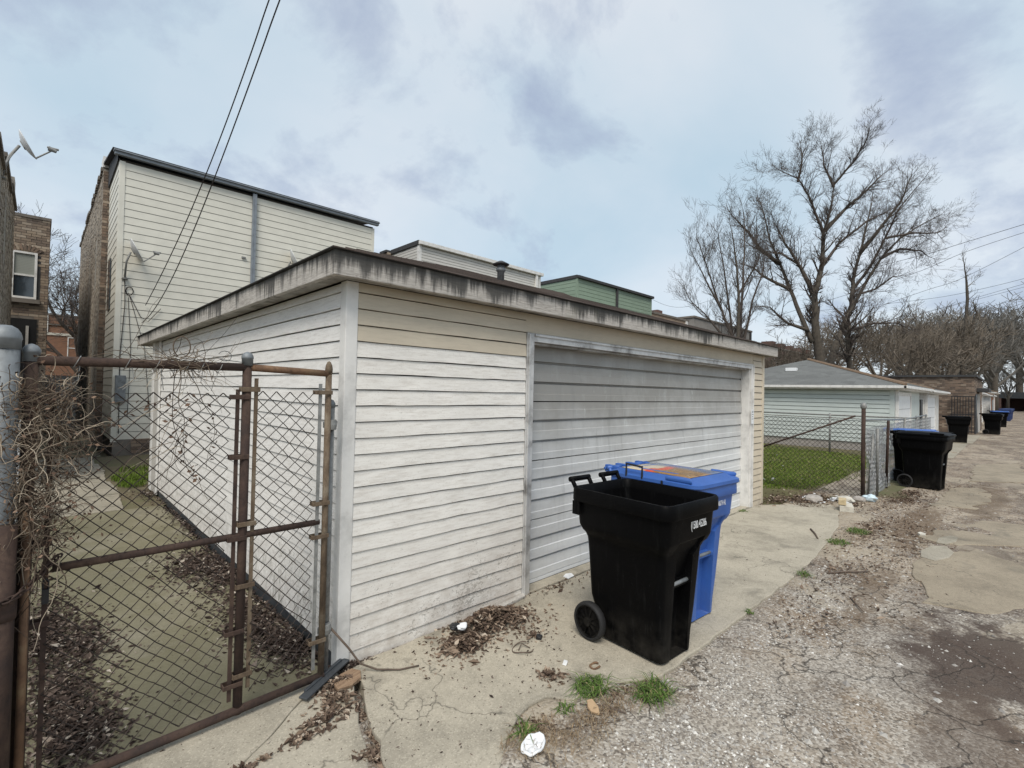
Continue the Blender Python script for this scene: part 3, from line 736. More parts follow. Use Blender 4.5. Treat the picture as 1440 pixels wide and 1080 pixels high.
# drip edge round the left eave: dark shingle lip
q = MB(); q.box((EX0-.018, EY0-.018, FZ1+.001), (EX0+.02, EY1+.02, FZ1+.012)); q.build('drip_edge', 'dark_roof', roof)
q = MB(); q.box((EX0+.021, EY0-.018, FZ1+.0005), (EX1+.022, EY0+.02, FZ1+.0035)); q.build('drip_edge', 'dark_roof', roof)
vp = PY(704, 394, 1.3); vz = roof_z(1.3-EY0+OV)
q = MB(); q.lathe([(.042, vz-.05), (.042, vz+.11), (.055, vz+.115), (.055, vz+.15), (.042, vz+.155), (.042, vz+.185)], (vp.x, 1.3, 0), 14); v_ = q.build('roof_vent', 'galv', G, True)
q = MB(); q.lathe([(.046, vz+.192), (.094, vz+.187), (.098, vz+.197), (.03, vz+.232), (.02, vz+.236)], (vp.x, 1.3, 0), 16); q.build('vent_cap', 'dark_roof', v_)
q = MB(); q.box((-.01, -.012, -.06), (1.58, .0, -.02)); q.build('sill_plate', 'timber', G)
# small notice taped on the right jamb
t = MB(); t.box((6.535, -.049, 1.30), (6.62, -.0445, 1.52)); ob = t.build('notice', 'paper'); tag(ob, 'small grey paper notice taped to the white door jamb', 'notice')
q = MB()
for i, zz in enumerate((1.49, 1.47, 1.44, 1.405, 1.37)): q.box((6.545, -.0505, zz), (6.61-.012*(i % 2), -.0495, zz+.01))
q.build('printed_lines', 'gutter', ob)

# ------------------------------------------------------------------ chain link helpers
def chainlink(mb, org, u, w, z0, z1, d=.07, r=.0031, n=4, warp=None, nrm=None):
    h = d/2; u = Vector(u); u.normalize(); nrm = Vector(nrm) if nrm else Vector((-u.y, u.x, 0)); org = Vector(org)
    nk = int(w/h); nj = int((z1-z0)/h)
    for k in range(nk):
        pts = []
        for j in range(nj+1):
            a = (k+((j+k) % 2))*h; zz = z0+j*h; off = (r*1.1 if (j+k) % 2 else -r*1.1)
            if warp: da, dz, dn = warp(a, zz)
            else: da = dz = dn = 0
            pts.append(org+u*(a+da)+nrm*(off+dn)+Vector((0, 0, zz+dz)))
        mb.tube(pts, r, n, False)
def sag(a, z): return (.010*fbm(a, z, 3.1), .012*fbm(a+5, z, 2.7), .014*fbm(a, z+7, 1.8))

# ------------------------------------------------------------------ gate and posts on the left
YG = -.1
gate = thing('chain_link_gate', 'rusty tube framed chain link gate beside the garage corner', 'gate', (0, 0, 0))
def pipe(name, p, q_, r, mat, parent, n=14): b = MB(); b.tube([p, q_], r, n); return b.build(name, mat, parent, True)
pipe('top_rail', (-1.40, YG, 1.806), (-.58, YG, 1.816), .021, 'rust', gate); pipe('top_rail', (-.58, YG, 1.816), (-.15, YG, 1.80), .019, 'rust_warm', gate)
def gr(u, v): return PY(u, v, YG)
pipe('mid_rail', (-1.315, YG, .937), (-.19, YG, .941), .017, 'rust', gate)
pipe('bottom_rail', (-1.40, YG-.02, .03), (-.14, YG, .045), .021, 'rust', gate)
pipe('stile', (-1.40, YG, .02), (-1.40, YG, 1.80), .024, 'rust', gate)
pipe('stile', (-.592, YG, .02), (-.592, YG, 1.83), .022, 'rust', gate)
pipe('stile', (-.155, YG, .05), (-.155, YG, 1.83), .018, 'rust_yellow', gate)
for x, y_, zt, mt in ((-1.40, YG, 1.80, 'galv'), (-.592, YG, 1.825, 'galv')):
    q = MB(); q.lathe([(.027, zt), (.027, zt+.035), (.029, zt+.036), (.029, zt+.045), (.026, zt+.055), (.018, zt+.066), (.006, zt+.072), (.001, zt+.073)], (x, y_, 0), 18); q.build('post_cap', mt, gate, True)
q = MB(); q.lathe([(.021, 1.80), (.021, 1.83), (.018, 1.85), (.010, 1.868), (.001, 1.874)], (-.155, YG, 0), 14); q.build('post_cap', 'rust_yellow', gate, True)
for x, z0, z1, mt in ((-1.335, .03, 1.70, 'rust'), (-.635, .10, 1.70, 'rust'), (-.548, .14, 1.76, 'rust_yellow'), (-.205, .10, 1.74, 'galv_old')):
    q = MB(); q.box((x-.009, YG-.012, z0), (x+.009, YG-.004, z1)); q.build('tension_bar', mt, gate)
def band(x0, x1, z, mt):
    q = MB(); q.box((min(x0, x1)-.026, YG-.027, z-.012), (max(x0, x1)+.016, YG-.021, z+.012)); q.box((min(x0, x1)-.026, YG+.018, z-.012), (max(x0, x1)+.016, YG+.024, z+.012))
    q.box((min(x0, x1)-.032, YG-.027, z-.012), (min(x0, x1)-.026, YG+.024, z+.012)); q.build('tension_band', mt, gate, bevel=.002)
for z in (1.66, 1.35, .93, .45, .18): band(-.635, -.592, z, 'rust')
for z in (1.70, 1.0, .68, .22): band(-.592, -.548, z, 'rust_yellow')
for z in (1.64, 1.05, .72): band(-1.40, -1.335, z, 'rust')
for z in (1.69, 1.05, .86, .26): band(-.205, -.155, z, 'rust_yellow')
q = MB(); chainlink(q, (-1.335, YG-.008, 0), (1, 0, 0), .70, .07, 1.69, warp=sag); q.build('mesh', 'mesh_rust', gate, kind='stuff')
q = MB()
def sag2(a, z):
    s = sag(a, z); low = max(0, .55-z); return (s[0]+low*.12*a, s[1]+low*a*.25, s[2]+low*.1*a)
chainlink(q, (-.548, YG-.008, 0), (1, 0, 0), .345, .12, 1.73, warp=sag2); q.build('mesh', 'mesh_rust', gate, kind='stuff')
q = MB()
for x in (-1.26, -1.09, -.98, -.86, -.80, -.72):
    pts = [(x+.012*math.cos(a), YG+.026*math.sin(a), 1.806+.027*math.cos(a)) for a in np.linspace(0, 6.2, 9)]+[(x+jit(.03), YG-.02, 1.73), (x+jit(.04), YG-.01, 1.69)]
    t_ = MB(); t_.tube(pts, .0016, 4); t_.build('wire_tie', 'galv_old', gate)
q.tube([(-.50, YG, 1.83)]+[(-.70+.03*math.cos(a), YG-.01, 1.868+.026*math.sin(a)) for a in np.linspace(-2.4, 2.8, 10)], .0022, 4)
q.build('wire_hook', 'galv_old', gate)
for z in (1.5, .30):
    q = MB(); q.lathe([(.030, z-.03), (.034, z), (.030, z+.03)], (-.125, YG+.02, 0), 14); q.box((-.17, YG+.0, z-.018), (-.10, YG+.03, z+.018)); q.build('hinge', 'galv_old', gate, bevel=.003)
# hinge post by the garage corner
q = MB(); q.tube([(-.118, YG+.045, -.02), (-.118, YG+.045, 1.60)], .024, 14); ob = q.build('hinge_post', 'galv_old', None, True)
q = MB(); q.lathe([(.026, 1.6), (.026, 1.625), (.015, 1.645), (.001, 1.65)], (-.118, YG+.045, 0), 14); q.build('post_cap', 'galv', ob, True)
tag(ob, 'short grey steel post at the garage corner holding the gate', 'post')
# posts on the far left
gp = thing('gate_post', 'tall round galvanised post with domed cap at left edge', 'post', (-1.475, -.13, 0))
q = MB(); q.tube([(0, 0, -.02), (0, 0, 1.85)], .044, 20); q.build('post_tube', 'galv', gp, True)
q = MB(); q.lathe([(.047, 1.845), (.047, 1.882), (.049, 1.884), (.049, 1.892), (.045, 1.91), (.034, 1.928), (.018, 1.938), (.001, 1.94)], n=22); q.build('post_cap', 'galv', gp, True)
rp = thing('rusted_post', 'thick rust brown post low at the left edge holding the chain', 'post', (-1.452, -.205, 0))
q = MB(); q.tube([(0, 0, -.02), (0, 0, 1.16)], .033, 16); q.build('post_tube', 'rust', rp, True)
q = MB(); q.lathe([(.037, .80), (.039, .82), (.039, .87), (.037, .89)], n=16); q.build('post_collar', 'rust', rp, True)
q = MB(); q.tube([(.058, .05, -.02), (.058, .05, 1.20)], .014, 12); q.build('side_rod', 'rust_warm', rp, True)
# chain between post and gate
ch = thing('chain', 'rusty steel chain looped round the left gate post', 'chain', (0, 0, 0))
P0 = [Vector((-1.53, -.26, .89)), Vector((-1.47, -.262, .875)), Vector((-1.41, -.24, .895)), Vector((-1.36, -.17, .93)), Vector((-1.325, -.13, .965)), Vector((-1.30, -.12, .985))]
def along(P, t):
    t *= len(P)-1; i = min(int(t), len(P)-2); return P[i].lerp(P[i+1], t-i)
link = None
for i in range(13):
    t = i/12.5; p = along(P0, t); d = (along(P0, min(1, t+.05))-along(P0, max(0, t-.05))).normalized()
    q = MB(); pts = []
    for j in range(13):
        a = 2*math.pi*j/12; pts.append((.018*math.cos(a)+(.006 if math.cos(a) > 0 else -.006), .011*math.sin(a), 0))
    if link is None:
        q.tube(pts, .0042, 6, False); link = q.build('link', 'rust', ch, True); o = link
    else:
        o = link.copy(); COL.objects.link(o); o.parent = ch
    rot = d.to_track_quat('X', 'Z').to_matrix().to_4x4() @ Matrix.Rotation(math.pi/2*(i % 2)+.4, 4, 'X')
    o.matrix_local = Matrix.Translation(p) @ rot
q = MB(); q.box((-1.345, -.125, .80), (-1.322, -.105, .86)); q.tube([(-1.342, -.115, .86), (-1.342, -.115, .89), (-1.333, -.115, .902), (-1.325, -.115, .89), (-1.325, -.115, .86)], .004, 6); q.build('padlock', 'black', ch, bevel=.003)
# neighbour's fence running back from the post
nf = thing('neighbour_fence', 'grey chain link fence running back from the left gate post', 'fence', (0, 0, 0))
q = MB(); chainlink(q, (-1.475, -.05, 0), (0, 1, 0), 6.5, .05, 1.35, .07, .0018, 3, warp=sag); q.build('mesh', 'mesh_grey', nf, kind='stuff')
pipe('top_rail', (-1.475, -.05, 1.37), (-1.475, 6.5, 1.37), .017, 'galv_old', nf, 10)
for y in (2.1, 4.3, 6.5): pipe('fence_post', (-1.475, y, -.02), (-1.475, y, 1.42), .024, 'galv_old', nf, 10)

# dead vines
def vine_strand(q, p, d, n, step, r, droop=.15, wild=.6):
    pts = [Vector(p)]; d = Vector(d).normalized()
    for i in range(n):
        d = (d+Vector((jit(wild), jit(wild*.5), jit(wild)-droop))).normalized(); pts.append(pts[-1]+d*step)
    # smooth once
    for i in range(1, len(pts)-1): pts[i] = (pts[i-1]+pts[i]*2+pts[i+1])/4
    q.tube(pts, [r*(1-.6*i/n) for i in range(n+1)], 4, False, min(1, max(0, R.gauss(.5, .3)))); return pts
def leafbit(q, p, s):
    a = Vector((jit(1), jit(1), jit(1))).normalized()*s; b = a.orthogonal().normalized()*s*.6
    q.add([p-a, p+b*.9+Vector((0, 0, jit(s*.4))), p+a, p-b], [(0, 1, 2), (0, 2, 3)], R.random())
vn = thing('dead_vine', 'tangle of dry brown vine swallowing the left gate post', 'vine', (0, 0, 0))
q = MB(); lf = MB()
for i in range(760):
    t = R.random(); z = 1.02+.72*R.random()**.8; wd = .12 if z > 1.3 else .07
    c = Vector((-1.41+jit(wd)+.03, -.15+jit(.07), z))
    pts = vine_strand(q, c, (jit(1), jit(.6), jit(1)), R.randint(6, 14), .018, R.choice((.0012, .0016, .0024)), .05, .8)
    if R.random() < .8: leafbit(lf, pts[-1], .010)
for i in range(5): vine_strand(q, (-1.40+jit(.06), -.17+jit(.02), 1.0+R.random()*.5), (jit(.3), 0, -1), 16, .026, .0034, .1, .45)
for i in range(10): vine_strand(q, (-1.37+jit(.08), -.18+jit(.03), 1.0), (jit(.4), 0, -1), 12, .03, .002, .12, .5)
q.build('stems', 'vine', vn, kind='stuff'); lf.build('dry_leaves', 'vine_leaf', vn, kind='stuff')
v2 = thing('dead_vine', 'dry vine knotted over the top rail with a strand hanging down', 'vine', (0, 0, 0))
q = MB(); lf = MB()
for i in range(90):
    x = R.gauss(-.88, .075); vine_strand(q, (x, -.10+jit(.03), 1.80+abs(jit(.05))), (R.choice((-1, 1)), jit(.3), jit(.5)), R.randint(6, 12), .018, R.choice((.0012, .0016, .0022)), .02, .75)
for i in range(12): vine_strand(q, (-1.33+R.random()*.5, -.11+jit(.02), 1.82), (1, 0, jit(.2)), 14, .026, .0014, .0, .3)
for i in range(4):
    pts = vine_strand(q, (-.88+jit(.03), -.12, 1.80), (jit(.2), 0, -1), 22, .026, .0020, .12, .4)
    for p in pts[6:]:
        if R.random() < .8: leafbit(lf, p+Vector((jit(.035), jit(.015), 0)), .014)
for i in range(10): vine_strand(q, (-.88+jit(.03), -.11, 1.3+R.random()*.4), (jit(1), 0, -.6), 10, .03, .0016, .1, .5)
q.tube([(-.885+.035*math.cos(a), -.11, 1.90+.05*math.sin(a)) for a in np.linspace(-1.7, 4.3, 16)], .003, 5, True, .4)
q.build('stems', 'vine', v2, kind='stuff'); lf.build('dry_leaves', 'vine_leaf', v2, kind='stuff')

# ------------------------------------------------------------------ rolling carts
def rrect(w, y0, y1, r, z, n=5):
    pts = []
    for cx, cy, a0 in ((w-r, y1-r, 0), (-w+r, y1-r, 90), (-w+r, y0+r, 180), (w-r, y0+r, 270)):
        for i in range(n+1):
            a = RAD(a0+90*i/n); pts.append((cx+r*math.cos(a), cy+r*math.sin(a), z))
    return pts
def cart_ring(w, y0, y1, r, z, nd, nw0, nw1, n=6):
    """rounded rectangle whose front edge (-y) carries a notch of depth nd between x=-nw0 and nw1; notch depth per vertex via front list"""
    pts = []
    for cx, cy, a0 in ((w-r, y1-r, 0), (-w+r, y1-r, 90), (-w+r, y0+r, 180)):
        for i in range(n+1):
            a = RAD(a0+90*i/n); pts.append((cx+r*math.cos(a), cy+r*math.sin(a), z))
    pts += [(-nw0, y0, z), (-nw0+.012, y0+nd, z), (nw1-.012, y0+nd, z), (nw1, y0, z)]
    for i in range(n+1):
        a = RAD(270+90*i/n); pts.append((w-r+r*math.cos(a), y0+r+r*math.sin(a), z))
    return pts
def make_cart(label, mat, lid=None, number=None, group=None, handles=True):
    t = thing('wheeled_cart', label, 'rubbish cart', group=group)
    q = MB(); rings = []
    prof = [(.012, .185, -.285, .21, .05, .0), (.02, .20, -.297, .235, .05, .085), (.14, .212, -.30, .27, .05, .085), (.30, .24, -.308, .315, .05, .085), (.455, .252, -.318, .322, .05, .085), (.47, .253, -.319, .323, .05, .02),
            (.50, .255, -.321, .324, .05, .02), (.515, .256, -.322, .325, .05, .085), (.60, .262, -.328, .33, .05, .085), (.66, .266, -.332, .335, .05, .06), (.70, .272, -.336, .338, .05, .02),
            (.735, .290, -.352, .35, .055, .045), (.755, .310, -.372, .365, .06, .04), (.79, .325, -.388, .38, .06, .004), (.80, .326, -.39, .382, .06, 0), (.98, .338, -.405, .40, .06, 0)]
    WS = .90
    for z, w, y0, y1, r, nd in prof: rings.append(cart_ring(w*WS, y0, y1, r, z, nd, .085 if z < .68 else .145, .12 if z < .68 else .18))
    # inner shell
    for z, w, y0, y1, r in ((.985, .320, -.387, .382, .05), (.80, .308, -.372, .364, .05), (.70, .252, -.315, .32, .045), (.25, .20, -.18, .28, .04)):
        rings.append(cart_ring(w*WS, y0, y1, r, z, 0.0, .085, .12))
    q.loft(rings); body = q.build('body', mat, t, True)
    body.modifiers.new('es', 'EDGE_SPLIT').split_angle = RAD(32)
    # rolled rim
    q = MB(); q.loft([rrect(.337*WS, -.404, .40, .06, .955), rrect(.362*WS, -.430, .425, .075, .955), rrect(.366*WS, -.434, .43, .078, .962), rrect(.364*WS, -.432, .428, .078, 1.035), rrect(.356*WS, -.424, .42, .074, 1.046), rrect(.340*WS, -.408, .404, .066, 1.046), rrect(.333*WS, -.400, .397, .062, 1.038), rrect(.321*WS, -.388, .383, .052, .975)], False, False)
    rim = q.build('rim', mat, t, True); rim.modifiers.new('es', 'EDGE_SPLIT').split_angle = RAD(40)
    if handles:
        for s in (-1, 1):
            x0, x1 = s*.08, s*.26
            q = MB(); y = .46
            q.tube([(x0, .405, 1.0), (x0, .455, 1.07), (x0, .475, 1.088)], .016, 8); q.tube([(x1, .405, 1.0), (x1, .455, 1.07), (x1, .475, 1.088)], .016, 8)
            q.tube([(x0-.016*s, .472, 1.086), (x1+.016*s, .472, 1.086)], .019, 10); q.bar((x0, .425, 1.035), (x1, .425, 1.035), .03, .012)
            q.build('handle', mat, t, True)
    for s in (-1, 1):
        q = MB(); q.lathe([(.106, -.024), (.116, -.029), (.127, -.022), (.131, 0), (.127, .022), (.116, .029), (.106, .024)], (s*.258, .245, .131), 28, 'x', False)
        w_ = q.build('wheel', 'tyre', t, True)
        q = MB(); q.lathe([(.030, -.034), (.030, .034)], (s*.258, .245, .131), 16, 'x')
        q.lathe([(.094, -.018), (.107, -.025), (.107, .025), (.094, .018)], (s*.258, .245, .131), 28, 'x', False); q.lathe([(.001, -.010), (.10, -.010), (.10, .010), (.001, .010)], (s*.258, .245, .131), 28, 'x', False)
        for k in range(10):
            a = 2*math.pi*k/10; c, d = math.cos(a), math.sin(a); q.bar((s*.258, .245+c*.025, .131+d*.025), (s*.258, .245+c*.10, .131+d*.10), .044, .010, (c*0, -d, c))
        q.build('hub', 'bin_black', w_)
    q = MB(); q.tube([(-.27, .245, .131), (.27, .245, .131)], .010, 8); q.build('axle', 'galv_old', t)
    q = MB(); q.tube([(-.10, -.292, .492), (.14, -.292, .492)], .013, 10); q.build('lift_bar', 'galv', t, True)
    for s in (-1, 1):
        q = MB(); q.box((min(s*.306, s*.326), .33, .86), (max(s*.306, s*.326), .395, .955)); q.build('side_lug', mat, t, bevel=.004)
    if lid:
        q = MB()
        q.loft([rrect(.372*WS, -.445, .43, .085, 1.040), rrect(.378*WS, -.452, .435, .088, 1.048), rrect(.376*WS, -.450, .433, .088, 1.072), rrect(.36*WS, -.43, .42, .08, 1.082), rrect(.335*WS, -.40, .40, .08, 1.086), rrect(.31*WS, -.37, .375, .09, 1.104), rrect(.20*WS, -.24, .25, .10, 1.114), rrect(.05*WS, -.08, .09, .04, 1.116)], True, True)
        ld = q.build('lid', lid, t, True); ld.modifiers.new('es', 'EDGE_SPLIT').split_angle = RAD(38)
        q = MB()
        for x in np.linspace(-.21, .21, 4):
            q.box((x-.022, .40, 1.045), (x+.022, .545, 1.105), mat=None)
        q.tube([(-.25, .53, 1.075), (.25, .53, 1.075)], .014, 8); q.build('hinge', lid, ld, bevel=.008)
        for s in (-1, 1):
            q = MB(); q.prism([(s*.334, -.40), (s*.334, -.16), (s*.268, -.20), (s*.255, -.28), (s*.268, -.36)][::s], 1.076, 1.112); q.build('lid_grip', lid, ld, bevel=.012)
    def squeeze(o_):
        if o_.type == 'MESH' and o_.name.split('.')[0] in ('body', 'rim', 'lid', 'hinge', 'lid_grip', 'handle', 'side_lug', 'lift_bar'):
            for v_ in o_.data.vertices: v_.co.y *= .93
        for c_ in o_.children: squeeze(c_)
    squeeze(t)
    if number:
        tx, col, sz, x, z = number
        cu = bpy.data.curves.new('num', 'FONT'); cu.body = tx; cu.size = sz; cu.extrude = .0006; cu.align_x = 'CENTER'; cu.space_character = 1.02
        to = bpy.data.objects.new('num', cu); COL.objects.link(to); bpy.context.view_layer.update()
        me = bpy.data.meshes.new_from_object(to.evaluated_get(bpy.context.evaluated_depsgraph_get())); bpy.data.objects.remove(to)
        me.materials.clear(); me.materials.append(M[col]); o = bpy.data.objects.new('number_print', me); COL.objects.link(o); o.parent = t
        o.location = (x, -.4035*.93, z); o.rotation_euler = (RAD(86), 0, 0); o.scale = (.60, 1.1, 1)
    return t
b1 = make_cart('black wheeled cart without a lid, white number on its front', 'bin_black', None, ('(1500 45286', 'white_plastic', .062, .07, .865))
b1.location = (1.67, -1.10, .004); b1.rotation_euler.z = RAD(-3.5)
b2 = make_cart('bright blue wheeled cart with picture sticker on its closed lid', 'bin_blue', 'bin_blue', ('00079142', 'paper', .05, .09, .88))
b2.location = (2.345, -.955, .004); b2.rotation_euler.z = RAD(-4.5)
q = MB(); gx, gy = 8, 14
for i in range(gx+1):
    for j in range(gy+1):
        x = -.255+.50*i/gx; y = -.31+.62*j/gy
        rr = max(abs(x)/.28, abs(y)/.37); zz = 1.117-.0125*max(0, rr-.2)/.8
        q.v.append((x, y, zz+.0025))
for i in range(gx):
    for j in range(gy): a = i*(gy+1)+j; q.f.append((a, a+gy+1, a+gy+2, a+1))
st = q.build('lid_sticker', 'sticker', b2, True); st['label'] = 'brown and orange picture print on the lid'
sm = st.modifiers.new('so', 'SOLIDIFY'); sm.thickness = .0008; sm.offset = 1
q = MB(); q.tube([(-.336, .05, 1.06), (-.336, .05, 1.15), (-.336, .20, 1.158), (-.336, .20, 1.06)], .009, 6); q.build('strap_handle', 'black', b2)
q = MB(); q.box((-.350, -.14, .99), (-.344, -.125, 1.075)); q.build('strap', 'black', b2)
b3 = make_cart('black wheeled cart with closed lid beside the leaning fence', 'bin_black', 'bin_black', None)
b3.location = (11.28, -1.62, -.01); b3.rotation_euler.z = RAD(-8)
b4 = make_cart('blue lidded dark cart tucked behind the black cart by the fence', 'bin_black', 'bin_blue', None); b4.location = (12.05, -1.35, -.01); b4.rotation_euler.z = RAD(4)
far = [((26.3, -1.15), 'black cart standing before the brick garage wall', b3, 6), ((35.2, -1.95), 'black cart alone past the brick garage corner', b3, -4),
       ((46.5, -2.05), 'black cart with blue lid, second past the brick garage', b4, 0), ((48.0, -1.85), 'black cart half hidden behind the blue lidded one', b3, 7)]
for (x, y), lab, src, rz in far:
    o = copy_tree(src); o.location = (x, y, -.01); o.rotation_euler.z = RAD(rz); o['label'] = lab
nv = make_cart('nearest of the three navy blue carts far down the alley', 'bin_navy', 'bin_navy', None, 'navy carts far down the alley'); nv.location = (62, -2.1, -.01)
for i, (x, y) in enumerate(((64.2, -2.15), (68.5, -2.2))):
    o = copy_tree(nv); o.location = (x, y, -.01); o.rotation_euler.z = RAD(5*i); o['label'] = ('middle', 'farthest')[i]+' of the three navy blue carts far down the alley'
for o_, g_ in ((b1, 0), (b2, 0)): o_['group'] = 'two carts standing by the garage door'

# ------------------------------------------------------------------ cream building on the left
def window(parent, org, u, w, h, n, split=True, blind=True, arch=False):
    """double hung window in a wall: frame > sash panes; org = lower left corner, u along, n outward"""
    u = Vector(u); n = Vector(n); org = Vector(org); Mx = Matrix((( u.x, -n.x, 0, org.x), (u.y, -n.y, 0, org.y), (0, 0, 1, org.z), (0, 0, 0, 1)))
    q = MB(); t = .055
    for a, b in (((0, -.02, 0), (w, .07, t)), ((0, -.02, h-t), (w, .07, h)), ((0, -.02, t), (t, .07, h-t)), ((w-t, -.02, t), (w, .07, h-t)), ((t, -.005, h*.5-.025), (w-t, .06, h*.5+.025))): q.box(a, b, mat=Mx)
    f = q.build('window', 'white_trim', parent)
    q = MB(); q.box((t, .03, t), (w-t, .04, h*.5-.025), mat=Mx); q.build('pane', 'glass', f)
    q = MB(); q.box((t, .022, h*.5+.025), (w-t, .032, h-t), mat=Mx); q.build('pane', 'blind' if blind else 'glass', f)
    return f
C1 = thing('cream_building', 'cream sided two storey rear wing with blue grey gutter and downspout', 'building', (0, 0, 0))
X0, X1, Y0, ZT = -.13, 6.50, 12.1, 7.06
boxpart('wall', 'sheathing', C1, (X0+.02, Y0+.02, -.1), (X1, Y0+2.35, ZT+.05))
siding(C1, 'siding_board', 'cream_siding', (X0+.1, Y0), 0, X1-X0-.16, .36, ZT, .186, False, .02)
siding(C1, 'siding_board', 'cream_siding', (X0+.0, Y0+2.33), -math.pi/2, 2.23, .36, ZT+.1, .186, False, .02)
boxpart('corner_board', 'cream_siding', C1, (X0-.015, Y0-.03, .3), (X0+.10, Y0+.10, ZT), .004)
boxpart('corner_board', 'cream_siding', C1, (X1-.06, Y0-.03, .3), (X1+.03, Y0+.08, ZT), .004)
q = MB(); q.box((X0+.02, Y0-.02, -.05), (X1, Y0+.03, .36)); q.build('foundation', 'mortar_dark', C1)
bricks(C1, (.25, Y0-.02, 0), (1, 0, 0), 1.1, .02, .36, 'brick_brown', (0, -1, 0))
q = MB(); q.box((X0-.12, Y0-.16, ZT+.09), (X1+.12, Y0-.04, ZT+.16)); q.box((X0-.14, Y0-.20, ZT+.16), (X1+.14, Y0-.03, ZT+.19)); q.build('gutter', 'gutter', C1, bevel=.006)
q = MB(); q.add([(X0-.16, Y0-.16, ZT+.21), (X1+.14, Y0-.16, ZT+.21), (X1+.14, Y0+2.4, ZT+.62), (X0-.16, Y0+2.4, ZT+.62), (X0-.16, Y0-.16, ZT+.225), (X1+.14, Y0-.16, ZT+.225), (X1+.14, Y0+2.4, ZT+.68), (X0-.16, Y0+2.4, ZT+.68)], [(0, 1, 5, 4), (1, 2, 6, 5), (2, 3, 7, 6), (3, 0, 4, 7), (4, 5, 6, 7), (3, 2, 1, 0)])
q.build('roof', 'dark_roof', C1)
q = MB(); q.add([(X0-.05, Y0+2.33, ZT), (X0-.05, Y0, ZT), (X0-.05, Y0, ZT+.21), (X0-.05, Y0+2.33, ZT+.62), (X0+.03, Y0+2.33, ZT), (X0+.03, Y0, ZT), (X0+.03, Y0, ZT+.21), (X0+.03, Y0+2.33, ZT+.62)], [(0, 1, 2, 3), (7, 6, 5, 4), (0, 4, 5, 1), (2, 6, 7, 3)]); q.build('rake_trim', 'dark_roof', C1)
q = MB(); q.box((2.78, Y0-.11, .3), (2.88, Y0-.022, ZT+.05)); q.box((2.80, Y0-.118, .3), (2.815, Y0-.11, ZT)); q.build('downspout', 'gutter', C1, bevel=.006)
BW0, BW1 = Y0+2.36, Y0+13
boxpart('brick_wall', 'mortar', C1, (X0-.15, BW0, -.1), (X1+.2, BW1, 7.55))
bricks(C1, (X0-.15, BW0, 0), (0, 1, 0), BW1-BW0, .0, 7.5, 'brick_smear', (-1, 0, 0), depth=.006, skip=lambda a, z: any(abs(a-p) < .25 and abs(z-h) < .75 for p, h in ((1.8, 5.2), (4.4, 5.2), (1.8, 2.2), (4.4, 2.2), (7, 5.2))))
bricks(C1, (X0-.15, BW0, 0), (1, 0, 0), .16, .0, 7.5, 'brick_brown', (0, -1, 0))
q = MB()
for k in range(40): q.box((X0-.20+jit(.02), BW0+.02+k*.265, 7.5), (X0+.1, BW0+.24+k*.265, 7.60+jit(.015)))
q.build('coping_tiles', 'mortar_dark', C1, kind='stuff')
q = MB()
for p, h in ((1.8, 5.2), (4.4, 5.2), (1.8, 2.2), (4.4, 2.2), (7, 5.2)): q.box((X0-.148, BW0+p-.22, h-.7), (X0-.142, BW0+p+.22, h+.7))
q.build('dark_window', 'glass', C1)
boxpart('parapet_box', 'white_trim', C1, (X0-.17, BW0-.02, 7.61), (X0+.2, BW0+.5, 7.9))
q = MB(); q.box((X0-.045, Y0+1.1, 3.6), (X0-.022, Y0+1.7, 4.9)); q.build('side_window', 'glass', C1)
for xs_, zs_ in ((2.55, 5.25), (4.9, 5.2)): q = MB(); q.box((xs_, Y0-.06, zs_), (xs_+.10, Y0-.02, zs_+.05)); q.build('wall_vent', 'galv_old', C1)
# cable clutter on the cream wall
q = MB()
q.tube([(.02, Y0-.03, 4.35), (.04, Y0-.05, 3.6), (-.02, Y0-.03, 2.4), (.0, Y0-.04, .5)], .009, 5)
for i in range(5): q.tube([(.12+.07*math.cos(a)+jit(.01), Y0-.04, 3.95+.10*math.sin(a)+jit(.01)) for a in np.linspace(0, 6.3, 14)], .006, 4, False)
q.tube([(.1, Y0-.04, 3.9), (.35, Y0-.05, 3.35), (.5, Y0-.05, 3.25), (.75, Y0-.05, 3.6)], .008, 5); q.tube([(.12, Y0-.03, 3.86), (.45, Y0-.03, 2.6), (.6, Y0-.03, .9)], .006, 4); q.tube([(.1, Y0-.03, 3.8), (.18, Y0-.03, 2.6), (.16, Y0-.03, .9)], .006, 4)
ob = q.build('house_cables', 'wire'); tag(ob, 'coiled black cables hanging on the cream wall corner', 'cable')
boxpart('meter_box', 'galv', C1, (-.1, Y0-.14, 1.25), (.1, Y0-.03, 1.9), .01)

